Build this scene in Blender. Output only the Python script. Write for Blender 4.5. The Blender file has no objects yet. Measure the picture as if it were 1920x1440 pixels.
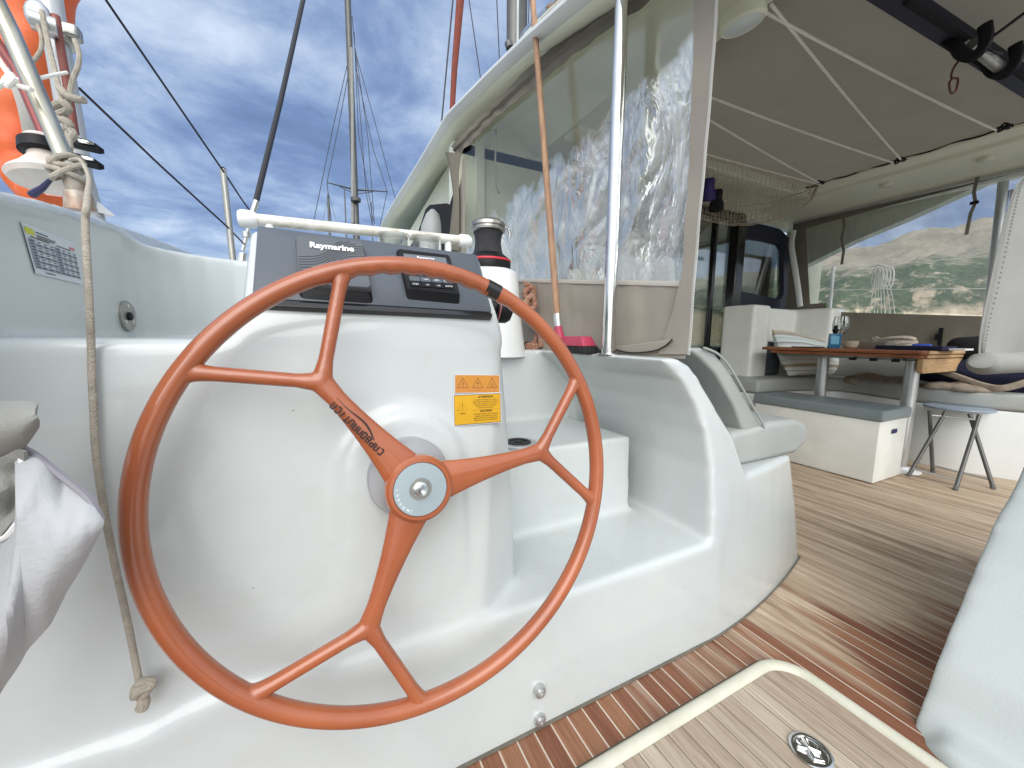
import bpy, bmesh, math, random
from mathutils import Vector, Matrix, noise
random.seed(7)
S = bpy.context.scene
COL = S.collection
R_ = math.radians
V = Vector

# ---------------------------------------------------------------- camera
CAM_H = 0.92
f_px = 721.0
pitch, yaw, roll = R_(7.0), R_(-26.5), R_(0.6)
RM = (Matrix.Rotation(yaw, 3, 'Z') @ Matrix.Rotation(math.pi/2 - pitch, 3, 'X') @ Matrix.Rotation(roll, 3, 'Z'))
CP = V((0, 0, CAM_H))
cd = bpy.data.cameras.new('camera'); cam = bpy.data.objects.new('camera', cd); COL.objects.link(cam)
cd.sensor_width = 36.0; cd.lens = f_px/1920*36.0; cd.clip_start = 0.02; cd.clip_end = 6000
cam.matrix_world = Matrix.Translation(CP) @ RM.to_4x4()
S.camera = cam

# ---------------------------------------------------------------- light
SUN_EL, SUN_AZ = 38, 205          # azimuth clockwise from forward (+Y): behind the viewer and to port
SUN_E, SKY_E, CLOUD_E, EXPO = 1.1, 0.07, 0.72, 1.18
S.view_settings.view_transform = 'Standard'; S.view_settings.look = 'None'
S.view_settings.exposure = EXPO; S.view_settings.gamma = 1
S.cycles.max_bounces = 10; S.cycles.transparent_max_bounces = 16
S.cycles.use_denoising = True
w = bpy.data.worlds.new("World"); S.world = w; w.use_nodes = True
nt = w.node_tree; N = nt.nodes; L = nt.links; N.clear()
def nd(nt, t, **k):
    n = nt.nodes.new(t)
    for a, b in k.items(): setattr(n, a, b)
    return n
def mth(nt, op, a, b=None, c=None, clamp=False):
    n = nt.nodes.new('ShaderNodeMath'); n.operation = op; n.use_clamp = clamp
    for i, v in enumerate((a, b, c)):
        if v is None: continue
        if isinstance(v, (int, float)): n.inputs[i].default_value = v
        else: nt.links.new(v, n.inputs[i])
    return n.outputs[0]
def ramp(nt, src, stops):
    n = nt.nodes.new('ShaderNodeValToRGB'); e = n.color_ramp.elements
    while len(e) < len(stops): e.new(0.5)
    for i, (p, c) in enumerate(stops):
        e[i].position = p; e[i].color = (*c, 1) if len(c) == 3 else c
    nt.links.new(src, n.inputs[0]); return n.outputs[0]
def noi(nt, vec, scale, detail=4, rough=0.5, dist=0.0):
    n = nt.nodes.new('ShaderNodeTexNoise'); n.inputs['Scale'].default_value = scale
    n.inputs['Detail'].default_value = detail; n.inputs['Roughness'].default_value = rough
    n.inputs['Distortion'].default_value = dist
    if vec is not None: nt.links.new(vec, n.inputs['Vector'])
    return n.outputs['Fac']
def mixc(nt, fac, a, b, mode='MIX'):
    n = nt.nodes.new('ShaderNodeMix'); n.data_type = 'RGBA'; n.blend_type = mode
    for i, v in ((0, fac), (6, a), (7, b)):
        if isinstance(v, (int, float)): n.inputs[i].default_value = v
        elif isinstance(v, (tuple, list)): n.inputs[i].default_value = (*v, 1) if len(v) == 3 else v
        else: nt.links.new(v, n.inputs[i])
    return n.outputs[2]
sky = nd(nt, 'ShaderNodeTexSky', sky_type='NISHITA', sun_disc=False)
sky.sun_elevation = R_(SUN_EL); sky.sun_rotation = R_(SUN_AZ); sky.air_density = 1.0; sky.dust_density = 1.0
tc = nd(nt, 'ShaderNodeTexCoord'); sp = nd(nt, 'ShaderNodeSeparateXYZ'); L.new(tc.outputs['Generated'], sp.inputs[0])
zc = mth(nt, 'ADD', mth(nt, 'MAXIMUM', sp.outputs[2], 0.0), 0.22)
cb = nd(nt, 'ShaderNodeCombineXYZ')
L.new(mth(nt, 'DIVIDE', sp.outputs[0], zc), cb.inputs[0]); L.new(mth(nt, 'DIVIDE', sp.outputs[1], zc), cb.inputs[1])
mpw = nd(nt, 'ShaderNodeMapping'); mpw.inputs['Rotation'].default_value = (0, 0, R_(-35)); mpw.inputs['Scale'].default_value = (1.0, 1.25, 1)
L.new(cb.outputs[0], mpw.inputs[0])
n1 = noi(nt, mpw.outputs[0], 2.3, 9, 0.62, 0.30)
n2 = noi(nt, mpw.outputs[0], 0.75, 3, 0.5, 0.3)
dens = mth(nt, 'ADD', mth(nt, 'MULTIPLY', n1, 0.75), mth(nt, 'MULTIPLY', n2, 0.45))
ccol = ramp(nt, dens, [(0.38, (0.085, 0.130, 0.245)), (0.49, (0.120, 0.180, 0.33)), (0.56, (0.18, 0.25, 0.41)), (0.63, (0.27, 0.345, 0.49)), (0.76, (0.48, 0.55, 0.66))])
b1 = nd(nt, 'ShaderNodeBackground'); b1.inputs[1].default_value = SKY_E; L.new(sky.outputs[0], b1.inputs[0])
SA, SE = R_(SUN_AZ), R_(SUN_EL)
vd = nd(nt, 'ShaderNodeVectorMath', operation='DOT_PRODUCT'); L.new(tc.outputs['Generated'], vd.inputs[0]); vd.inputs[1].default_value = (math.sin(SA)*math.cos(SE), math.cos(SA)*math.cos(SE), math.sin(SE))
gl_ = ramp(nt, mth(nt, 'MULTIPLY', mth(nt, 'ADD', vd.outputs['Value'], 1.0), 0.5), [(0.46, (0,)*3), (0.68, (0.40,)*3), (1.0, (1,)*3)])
ccol = mixc(nt, mth(nt, 'MULTIPLY', gl_, 0.9), ccol, (1.35, 1.38, 1.36))  # cloud brightened and whitened toward the sun, added as neutral fill light
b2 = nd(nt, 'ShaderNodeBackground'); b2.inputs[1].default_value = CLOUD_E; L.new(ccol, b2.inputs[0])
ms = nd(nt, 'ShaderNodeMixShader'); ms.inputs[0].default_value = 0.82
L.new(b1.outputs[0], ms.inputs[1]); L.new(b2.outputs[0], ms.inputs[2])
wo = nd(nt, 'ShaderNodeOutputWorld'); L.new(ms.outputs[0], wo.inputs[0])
sd = bpy.data.lights.new('sun', 'SUN'); sd.energy = SUN_E; sd.angle = R_(55); sd.color = (1.0, 0.975, 0.94)
so = bpy.data.objects.new('sun', sd); COL.objects.link(so)
az = R_(SUN_AZ); el = R_(SUN_EL)
sdir = V((math.sin(az)*math.cos(el), math.cos(az)*math.cos(el), math.sin(el)))
so.rotation_euler = sdir.to_track_quat('Z', 'Y').to_euler()

# ---------------------------------------------------------------- geometry of the view: pixel of the photo -> ray
def ray(px, py): return RM @ V(((px-960)/f_px, -(py-720)/f_px, -1.0))
def PX(px, py, x): d = ray(px, py); return CP + d*((x-CP.x)/d.x)
def PY(px, py, y): d = ray(px, py); return CP + d*((y-CP.y)/d.y)
def PZ(px, py, z): d = ray(px, py); return CP + d*((z-CP.z)/d.z)
def PD(px, py, D): return CP + ray(px, py)*D
class Frame:
    def __init__(s, o, x, y):
        s.o = V(o); s.x = V(x).normalized(); s.n = s.x.cross(V(y)).normalized(); s.y = s.n.cross(s.x)
    def __call__(s, u, v, w=0.0): return s.o + s.x*u + s.y*v + s.n*w
    def hit(s, px, py):
        d = ray(px, py); t = s.n.dot(s.o-CP)/s.n.dot(d); q = CP + d*t - s.o
        return q.dot(s.x), q.dot(s.y)
    def P(s, px, py, w=0.0):
        u, v = s.hit(px, py); return s(u, v, w)

# ---------------------------------------------------------------- mesh builder
WL = {}
def tag(o, label=None, cat=None, group=None, kind=None):
    if label: o['label'] = label
    if cat: o['category'] = cat
    if group: o['group'] = group
    if kind: o['kind'] = kind
    return o
def empty(name, loc, label, cat, group=None):
    o = bpy.data.objects.new(name, None); COL.objects.link(o); o.location = loc; o.empty_display_size = 0.05
    WL[o.name] = V(loc); return tag(o, label, cat, group)
class MB:
    def __init__(s): s.v = []; s.f = []; s.m = []; s.mi = 0
    def add(s, vs, fs):
        b = len(s.v); s.v += [V(a) for a in vs]; s.f += [tuple(b+i for i in f) for f in fs]; s.m += [s.mi]*len(fs); return s
    def box(s, c, d, R=None):
        c = V(c); h = V(d)/2; vs = []
        for i in range(8):
            p = V((h.x*(1 if i & 1 else -1), h.y*(1 if i & 2 else -1), h.z*(1 if i & 4 else -1)))
            vs.append(c + (R @ p if R else p))
        return s.add(vs, [(0,2,3,1),(4,5,7,6),(0,1,5,4),(2,6,7,3),(0,4,6,2),(1,3,7,5)])
    def fbox(s, F, u0, u1, v0, v1, w0, w1):
        return s.add([F(u, v, w_) for w_ in (w0, w1) for v in (v0, v1) for u in (u0, u1)],
                     [(0,2,3,1),(4,5,7,6),(0,1,5,4),(2,6,7,3),(0,4,6,2),(1,3,7,5)])
    def prism(s, poly, vec):
        n = len(poly); vec = V(vec); a = [V(p) for p in poly]
        nr = V((0,0,0))
        for i in range(n): nr += a[i].cross(a[(i+1) % n])
        if nr.dot(vec) > 0: a.reverse()
        return s.add(a+[p+vec for p in a], [tuple(range(n)), tuple(range(2*n-1, n-1, -1))] +
                     [(i, i+n, (i+1) % n+n, (i+1) % n) for i in range(n)])
    def hull(s, pts):
        bm = bmesh.new(); vs = [bm.verts.new(V(p)) for p in pts]
        bmesh.ops.convex_hull(bm, input=vs)
        bmesh.ops.recalc_face_normals(bm, faces=bm.faces)
        use = {v for f in bm.faces for v in f.verts}; ix = {}; out = []
        for v in use: ix[v] = len(out); out.append(v.co.copy())
        s.add(out, [tuple(ix[v] for v in f.verts) for f in bm.faces]); bm.free(); return s
    def tube(s, pts, r, seg=10, closed=False, flat=None, nrm=None, caps=True):
        pts = [V(p) for p in pts]; n = len(pts)
        rr = r if isinstance(r, (list, tuple)) else [r]*n
        ff = flat if isinstance(flat, (list, tuple)) else ([flat]*n if flat else None)
        up = None; vs = []
        for i, p in enumerate(pts):
            if closed: t = pts[(i+1) % n]-pts[i-1]
            else: t = pts[min(i+1, n-1)]-pts[max(i-1, 0)]
            t = t.normalized() if t.length > 1e-9 else V((0,0,1))
            if nrm is not None: up = V(nrm)
            elif up is None: up = V((0,0,1)) if abs(t.z) < 0.9 else V((0,1,0))
            a = t.cross(up)
            if a.length < 1e-6: a = t.cross(V((0.3,1,0.2)))
            a.normalize(); b = a.cross(t).normalized(); up = b
            for k in range(seg):
                an = 2*math.pi*k/seg; q = ff[i] if ff else rr[i]
                vs.append(p + a*(rr[i]*math.cos(an)) + b*(q*math.sin(an)))
        fs = []
        for i in range(n if closed else n-1):
            j = (i+1) % n
            for k in range(seg): fs.append((i*seg+k, i*seg+(k+1) % seg, j*seg+(k+1) % seg, j*seg+k))
        if not closed and caps: fs += [tuple(range(seg-1, -1, -1)), tuple((n-1)*seg+k for k in range(seg))]
        return s.add(vs, fs)
    def lathe(s, prof, o=(0,0,0), axis=(0,0,1), seg=32):
        o = V(o); z = V(axis).normalized(); x = z.orthogonal().normalized(); y = z.cross(x)
        vs = []; n = len(prof)
        for r, h in prof:
            for k in range(seg):
                a = 2*math.pi*k/seg; vs.append(o + z*h + (x*math.cos(a)+y*math.sin(a))*max(r, 1e-5))
        fs = [(i*seg+k, i*seg+(k+1) % seg, (i+1)*seg+(k+1) % seg, (i+1)*seg+k) for i in range(n-1) for k in range(seg)]
        fs += [tuple(range(seg-1, -1, -1)), tuple((n-1)*seg+k for k in range(seg))]
        return s.add(vs, fs)
    def grid(s, nu, nv, fn, thick=0.0):
        P = [[V(fn(i/nu, j/nv)) for i in range(nu+1)] for j in range(nv+1)]
        vs = [p for r in P for p in r]; W = nu+1
        fs = [(j*W+i, j*W+i+1, (j+1)*W+i+1, (j+1)*W+i) for j in range(nv) for i in range(nu)]
        if thick:
            nn = [V((0,0,0)) for _ in vs]
            for q in fs:
                c = (vs[q[2]]-vs[q[0]]).cross(vs[q[3]]-vs[q[1]])
                for i in q: nn[i] += c
            K = len(vs); vs = vs + [vs[i] - nn[i].normalized()*thick for i in range(K)]
            fs = fs + [(a+K, d+K, c+K, b+K) for a, b, c, d in fs]
            ed = [(j*W, (j+1)*W) for j in range(nv)][::-1]
            per = [i for i in range(nu)] + [j*W+nu for j in range(nv)] + [nv*W+i for i in range(nu, 0, -1)] + [j*W for j in range(nv, 0, -1)]
            for a in range(len(per)):
                i, j = per[a], per[(a+1) % len(per)]; fs.append((j, i, i+K, j+K))
        return s.add(vs, fs)
    def ball(s, c, r, seg=16, sq=(1,1,1), R=None):
        c = V(c); n = seg//2; vs = []
        for i in range(n+1):
            th = math.pi*i/n
            for k in range(seg):
                a = 2*math.pi*k/seg
                p = V((math.sin(th)*math.cos(a)*sq[0], math.sin(th)*math.sin(a)*sq[1], -math.cos(th)*sq[2]))*r
                vs.append(c + (R @ p if R else p))
        fs = [(i*seg+k, i*seg+(k+1) % seg, (i+1)*seg+(k+1) % seg, (i+1)*seg+k) for i in range(n) for k in range(seg)]
        return s.add(vs, fs)
    def build(s, name, mat, parent=None, smooth=True, ang=35, bevel=0, bseg=3, sub=0, remesh=0, relax=0, weld=False, disp=None):
        me = bpy.data.meshes.new(name); me.from_pydata([tuple(v) for v in s.v], [], s.f); me.validate()
        mats = mat if isinstance(mat, (list, tuple)) else [mat]
        for m in mats: me.materials.append(m)
        if len(mats) > 1 and len(me.polygons) == len(s.m):
            for p, i in zip(me.polygons, s.m): p.material_index = i
        o = bpy.data.objects.new(name, me); COL.objects.link(o)
        if weld: m = o.modifiers.new('w', 'WELD'); m.merge_threshold = 1e-4
        if remesh:
            m = o.modifiers.new('r', 'REMESH'); m.mode = 'VOXEL'; m.voxel_size = remesh
        if relax:
            m = o.modifiers.new('s', 'SMOOTH'); m.factor = 0.5; m.iterations = relax
        if bevel:
            m = o.modifiers.new('b', 'BEVEL'); m.width = bevel; m.segments = bseg; m.limit_method = 'ANGLE'; m.angle_limit = R_(30)
        if sub:
            m = o.modifiers.new('u', 'SUBSURF'); m.levels = sub; m.render_levels = sub
        if o.modifiers:
            dg = bpy.context.evaluated_depsgraph_get(); ev = o.evaluated_get(dg)
            m2 = bpy.data.meshes.new_from_object(ev); o.modifiers.clear(); old = o.data; o.data = m2; bpy.data.meshes.remove(old); m2.name = name; me = m2
            if remesh:
                me.materials.clear()
                for m in mats: me.materials.append(m)
        if disp:
            for v in me.vertices: v.co = disp(v.co.copy())
        for p in me.polygons: p.use_smooth = smooth
        if smooth and not remesh:
            try: me.set_sharp_from_angle(angle=R_(ang))
            except Exception: pass
        if parent is not None:
            off = WL[parent.name]; o.parent = parent
        else:
            c = [v.co for v in me.vertices]
            off = V((sum(p.x for p in c)/len(c), sum(p.y for p in c)/len(c), min(p.z for p in c)))
            o.location = off
        for v in me.vertices: v.co = v.co - off
        WL[o.name] = off.copy()
        return o
def smooth_path(pts, n=8, closed=False):
    pts = [V(p) for p in pts]; out = []; m = len(pts)
    for i in range(m if closed else m-1):
        p0 = pts[(i-1) % m] if closed or i > 0 else pts[0]; p1 = pts[i]; p2 = pts[(i+1) % m]
        p3 = pts[(i+2) % m] if closed or i+2 < m else pts[-1]
        for k in range(n):
            t = k/n
            out.append(0.5*((2*p1)+(p2-p0)*t+(2*p0-5*p1+4*p2-p3)*t*t+(3*p1-p0-3*p2+p3)*t**3))
    if not closed: out.append(pts[-1])
    return out
def rrect(u0, u1, v0, v1, r, n=6):
    out = []
    for cx, cy, a0 in ((u1-r, v1-r, 0), (u0+r, v1-r, 90), (u0+r, v0+r, 180), (u1-r, v0+r, 270)):
        for k in range(n+1):
            a = R_(a0+90*k/n); out.append((cx+r*math.cos(a), cy+r*math.sin(a)))
    return out
def text_mb(mb, txt, F, u, v, size, w_=0.0006, align='LEFT', depth=0.0004, rot=0, xs=1.0, bold=0.0):
    cu = bpy.data.curves.new('t', 'FONT'); cu.body = txt; cu.size = size; cu.align_x = align; cu.extrude = depth; cu.offset = bold*size
    cu.resolution_u = 3
    o = bpy.data.objects.new('t', cu); COL.objects.link(o)
    dg = bpy.context.evaluated_depsgraph_get(); me = bpy.data.meshes.new_from_object(o.evaluated_get(dg))
    c, s_ = math.cos(rot), math.sin(rot)
    mb.add([F(u+(p.co.x*c*xs-p.co.y*s_), v+(p.co.x*s_*xs+p.co.y*c), w_+p.co.z) for p in me.vertices], [tuple(p.vertices) for p in me.polygons])
    bpy.data.objects.remove(o); bpy.data.curves.remove(cu); bpy.data.meshes.remove(me)
def strip(mb, F, pts, wd, w0=0.0004, closed=False):
    """flat ribbon along 2D points on a frame"""
    n = len(pts); vs = []
    for i, (x, y) in enumerate(pts):
        a = pts[(i-1) % n] if closed or i > 0 else pts[i]; b = pts[(i+1) % n] if closed or i < n-1 else pts[i]
        t = V((b[0]-a[0], b[1]-a[1])); t.normalize()
        h = wd[i]/2 if isinstance(wd, list) else wd/2
        vs += [F(x-t.y*h, y+t.x*h, w0), F(x+t.y*h, y-t.x*h, w0)]
    fs = [(2*i, 2*i+1, (2*i+3) % (2*n), (2*i+2) % (2*n)) for i in range(n if closed else n-1)]
    mb.add(vs, fs)

# ---------------------------------------------------------------- materials
MATS = {}
def mat(name, col, rough=0.5, metal=0.0, var=0.0, vscale=6.0, bump=0.0, bscale=60.0, col2=None, coat=0.0, spec=0.5, rvar=0.0, sheen=0.0, aniso=(1,1,1), dark=None, trans=0.0, ior=1.45, emis=None, tint=None):
    m = bpy.data.materials.new(name); m.use_nodes = True; t = m.node_tree; b = t.nodes['Principled BSDF']
    b.inputs['Roughness'].default_value = rough; b.inputs['Metallic'].default_value = metal
    b.inputs['Specular IOR Level'].default_value = spec; b.inputs['Coat Weight'].default_value = coat; b.inputs['Coat Roughness'].default_value = 0.08
    b.inputs['Transmission Weight'].default_value = trans; b.inputs['IOR'].default_value = ior; b.inputs['Sheen Weight'].default_value = sheen
    tcn = t.nodes.new('ShaderNodeTexCoord'); mp = t.nodes.new('ShaderNodeMapping'); mp.inputs['Scale'].default_value = aniso
    t.links.new(tcn.outputs['Object'], mp.inputs[0]); vec = mp.outputs[0]
    c2 = col2 or tuple(c*(1-var) for c in col)
    if var or col2:
        n = noi(t, vec, vscale, 5, 0.6, 0.3)
        f = ramp(t, n, [(0.35, (0,0,0)), (0.68, (1,1,1))])
        out = mixc(t, f, col, c2)
        if dark:
            n3 = noi(t, vec, dark[1], 6, 0.7, 0.5); f3 = ramp(t, n3, [(dark[2], (0,0,0)), (dark[2]+0.12, (1,1,1))])
            out = mixc(t, f3, out, dark[0])
        t.links.new(out, b.inputs['Base Color'])
    else: b.inputs['Base Color'].default_value = (*col, 1)
    if rvar:
        n = noi(t, vec, vscale*1.7, 4); t.links.new(mth(t, 'ADD', mth(t, 'MULTIPLY', n, rvar), rough-rvar/2), b.inputs['Roughness'])
    if bump:
        n = noi(t, vec, bscale, 4, 0.6); bp = t.nodes.new('ShaderNodeBump'); bp.inputs['Strength'].default_value = bump; bp.inputs['Distance'].default_value = 0.01
        t.links.new(n, bp.inputs['Height']); t.links.new(bp.outputs[0], b.inputs['Normal'])
    MATS[name] = m; return m
gel = mat('gelcoat', (0.535,0.572,0.563), 0.25, var=0.0, col2=(0.49,0.52,0.528), vscale=2.2, coat=0.5, bump=0.05, bscale=45, rvar=0.12, dark=((0.45,0.445,0.38), 9, 0.76))
def nonslip(m_):
    t = m_.node_tree; b = t.nodes['Principled BSDF']; g = t.nodes.new('ShaderNodeNewGeometry'); sx_ = t.nodes.new('ShaderNodeSeparateXYZ'); t.links.new(g.outputs['Normal'], sx_.inputs[0])
    k = mth(t, 'MULTIPLY', mth(t, 'SUBTRACT', sx_.outputs[2], 0.93), 16.0, clamp=True)
    n = noi(t, g.outputs['Position'], 260, 2, 0.5); old = b.inputs['Normal'].links[0].from_socket
    bp = t.nodes.new('ShaderNodeBump'); bp.inputs['Distance'].default_value = 0.003; t.links.new(mth(t, 'MULTIPLY', k, 0.7), bp.inputs['Strength']); t.links.new(n, bp.inputs['Height']); t.links.new(old, bp.inputs['Normal']); t.links.new(bp.outputs[0], b.inputs['Normal'])
    # small specks and scuffs of dirt
    vo = t.nodes.new('ShaderNodeTexVoronoi'); vo.inputs['Scale'].default_value = 11; t.links.new(g.outputs['Position'], vo.inputs['Vector'])
    sp_ = mth(t, 'LESS_THAN', vo.outputs['Distance'], 0.017)
    sc_ = noi(t, g.outputs['Position'], 3.2, 7, 0.75, 1.2); sf_ = ramp(t, sc_, [(0.52, (0,)*3), (0.85, (0.9,)*3)])
    src = b.inputs['Base Color'].links[0].from_socket
    o = mixc(t, sp_, src, (0.28,0.25,0.2)); o = mixc(t, mth(t, 'MULTIPLY', sf_, 0.5), o, (0.44,0.43,0.36)); t.links.new(o, b.inputs['Base Color'])
gelr = mat('grained gelcoat', (0.46,0.50,0.485), 0.3, col2=(0.43,0.465,0.46), vscale=2.2, coat=0.35, bump=0.10, bscale=210, rvar=0.12)
nonslip(gel)
gelc = mat('cream gelcoat', (0.76,0.76,0.63), 0.35, col2=(0.70,0.71,0.58), vscale=1.5, coat=0.2, bump=0.03, bscale=30)
gelw = mat('bright gelcoat', (0.76,0.78,0.77), 0.35, col2=(0.71,0.73,0.72), vscale=3, coat=0.2, bump=0.03, bscale=40)
orange = mat('orange lacquer', (0.37,0.105,0.040), 0.24, col2=(0.29,0.078,0.032), vscale=6, coat=0.55, bump=0.03, bscale=26, rvar=0.1)
chrome = mat('polished steel', (0.72,0.72,0.71), 0.13, 1.0, var=0.15, vscale=14, rvar=0.1)
alu = mat('anodised aluminium', (0.60,0.61,0.61), 0.36, 0.85, var=0.12, vscale=9, rvar=0.15)
dull = mat('dull steel', (0.42,0.41,0.38), 0.34, 0.9, var=0.3, vscale=30, rvar=0.2)
black = mat('black plastic', (0.009,0.0095,0.012), 0.45, spec=0.25, var=0.3, vscale=20, bump=0.05, bscale=200)
blackg = mat('black gloss', (0.01,0.01,0.013), 0.12, coat=0.5, var=0.2, vscale=12)
navy = mat('navy metal', (0.02,0.022,0.045), 0.5, var=0.3, vscale=8)
panelg = mat('slate panel', (0.085,0.098,0.118), 0.42, col2=(0.075,0.088,0.105), vscale=7, bump=0.04, bscale=180, rvar=0.15)
coverg = mat('slate cover', (0.10,0.11,0.125), 0.5, var=0.12, vscale=12, bump=0.06, bscale=220)
white = mat('white paint', (0.78,0.79,0.78), 0.4, var=0.06, vscale=8, bump=0.02, bscale=60)
lettw = mat('white lettering', (0.8,0.8,0.8), 0.4)
inkd = mat('dark ink', (0.014,0.006,0.006), 0.5)
inkb = mat('black ink', (0.02,0.02,0.02), 0.5)
steng = mat('engraving', (0.75,0.82,0.84), 0.35)
yel = mat('yellow sticker', (0.62,0.34,0.012), 0.4, var=0.12, vscale=16)
ora = mat('amber sticker', (0.52,0.24,0.025), 0.4, col2=(0.50,0.19,0.05), vscale=24)
rope = mat('cream rope', (0.60,0.54,0.45), 0.85, var=0.25, vscale=60, bump=0.8, bscale=420)
ropew = mat('white line', (0.88,0.86,0.79), 0.85, var=0.1, vscale=50, bump=0.2, bscale=400)
roper = mat('red braided rope', (0.33,0.075,0.045), 0.85, col2=(0.55,0.42,0.3), vscale=140, bump=0.8, bscale=300)
canv = mat('beige canvas', (0.43,0.385,0.33), 0.85, col2=(0.38,0.345,0.30), vscale=5, bump=0.35, bscale=420, sheen=0.1)
canvd = mat('taupe canvas', (0.19,0.17,0.135), 0.9, col2=(0.16,0.145,0.115), vscale=4, bump=0.35, bscale=380)
canvg = mat('grey canvas', (0.38,0.38,0.36), 0.8, col2=(0.335,0.335,0.315), vscale=5, bump=0.3, bscale=380)
ceilm = mat('brown awning', (0.235,0.22,0.185), 0.95, col2=(0.205,0.19,0.158), vscale=2.2, bump=0.3, bscale=300)
def translucent(m_, f, col):
    t = m_.node_tree; b = t.nodes['Principled BSDF']; o_ = t.nodes['Material Output']; tl_ = nd(t, 'ShaderNodeBsdfTranslucent'); tl_.inputs[0].default_value = (*col, 1)
    mx = nd(t, 'ShaderNodeMixShader'); mx.inputs[0].default_value = f; t.links.new(b.outputs[0], mx.inputs[1]); t.links.new(tl_.outputs[0], mx.inputs[2]); t.links.new(mx.outputs[0], o_.inputs[0])
translucent(ceilm, .40, (0.57,0.545,0.485)); translucent(canv, .25, (0.5,0.44,0.36)); translucent(canvg, .2, (0.5,0.5,0.47))
cush = mat('grey vinyl cushion', (0.36,0.375,0.36), 0.5, col2=(0.32,0.335,0.325), vscale=5, bump=0.25, bscale=260)
cushb = mat('blue grey vinyl', (0.215,0.255,0.265), 0.42, col2=(0.185,0.225,0.235), vscale=5, bump=0.15, bscale=220)
cushd = mat('slate fabric', (0.17,0.19,0.21), 0.85, var=0.15, vscale=8, bump=0.3, bscale=400)
lifeo = mat('orange buoy skin', (0.62,0.10,0.025), 0.55, col2=(0.70,0.16,0.05), vscale=6, bump=0.25, bscale=30)
wood = mat('broom wood', (0.40,0.24,0.14), 0.6, col2=(0.25,0.14,0.09), vscale=18, aniso=(4,4,0.5), bump=0.1, bscale=80)
teakt = mat('table teak', (0.36,0.13,0.05), 0.4, col2=(0.22,0.065,0.025), vscale=14, aniso=(6,0.7,6), coat=0.25, bump=0.08, bscale=60)
teake = mat('pale table teak', (0.58,0.39,0.21), 0.5, col2=(0.45,0.27,0.13), vscale=16, aniso=(1,5,5), bump=0.08, bscale=60)
pink = mat('pink plastic', (0.42,0.045,0.09), 0.5, var=0.2, vscale=30)
bristle = mat('dark bristles', (0.035,0.035,0.035), 0.9, var=0.4, vscale=200, bump=1.0, bscale=300, aniso=(1,1,0.1))
bluep = mat('blue plastic', (0.015,0.14,0.30), 0.2, coat=0.5, var=0.2, vscale=40)
stoolb = mat('blue stool top', (0.30,0.36,0.44), 0.35, var=0.12, vscale=10)
navyc = mat('navy cloth', (0.012,0.016,0.05), 0.85, var=0.4, vscale=10, bump=0.5, bscale=60)
beigec = mat('beige cloth', (0.36,0.30,0.23), 0.9, col2=(0.2,0.17,0.14), vscale=16, bump=0.5, bscale=70)
blackc = mat('black cloth', (0.008,0.008,0.012), 0.9, var=0.3, vscale=20, bump=0.4, bscale=90)
purp = mat('purple rubber', (0.03,0.02,0.16), 0.5, var=0.4, vscale=20)
bagw = mat('white tarpaulin', (0.45,0.46,0.475), 0.55, col2=(0.39,0.40,0.42), vscale=7, bump=0.15, bscale=160)
rust = mat('rust stained steel', (0.45,0.42,0.36), 0.4, 0.3, col2=(0.25,0.10,0.05), vscale=14)
mastm = mat('grey mast alloy', (0.13,0.13,0.125), 0.45, 0.5, var=0.2, vscale=3)
wire = mat('dark wire', (0.035,0.036,0.045), 0.45, 0.5, var=0.2)
redl = mat('faded red sail cover', (0.20,0.045,0.028), 0.8, var=0.3, vscale=8)
netm = mat('net cord', (0.55,0.47,0.36), 0.9, var=0.3, vscale=60)
labw = mat('white label film', (0.62,0.66,0.70), 0.35, var=0.05)
labgr = mat('grey label cell', (0.27,0.30,0.36), 0.4, var=0.1)
laby = mat('lime label', (0.55,0.56,0.03), 0.4)
labr = mat('red label', (0.6,0.2,0.22), 0.4)
curt = mat('grey curtain', (0.20,0.19,0.18), 0.9, var=0.2, vscale=8)
inter = mat('dim interior', (0.45,0.43,0.36), 0.8, col2=(0.55,0.47,0.28), vscale=1.6)
zipw = mat('zip teeth', (0.62,0.61,0.57), 0.5)
lensm = mat('frosted lamp lens', (0.66,0.72,0.74), 0.25, coat=0.3)
lcd = mat('dull display', (0.12,0.135,0.15), 0.25, coat=0.4, var=0.1)

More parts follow.
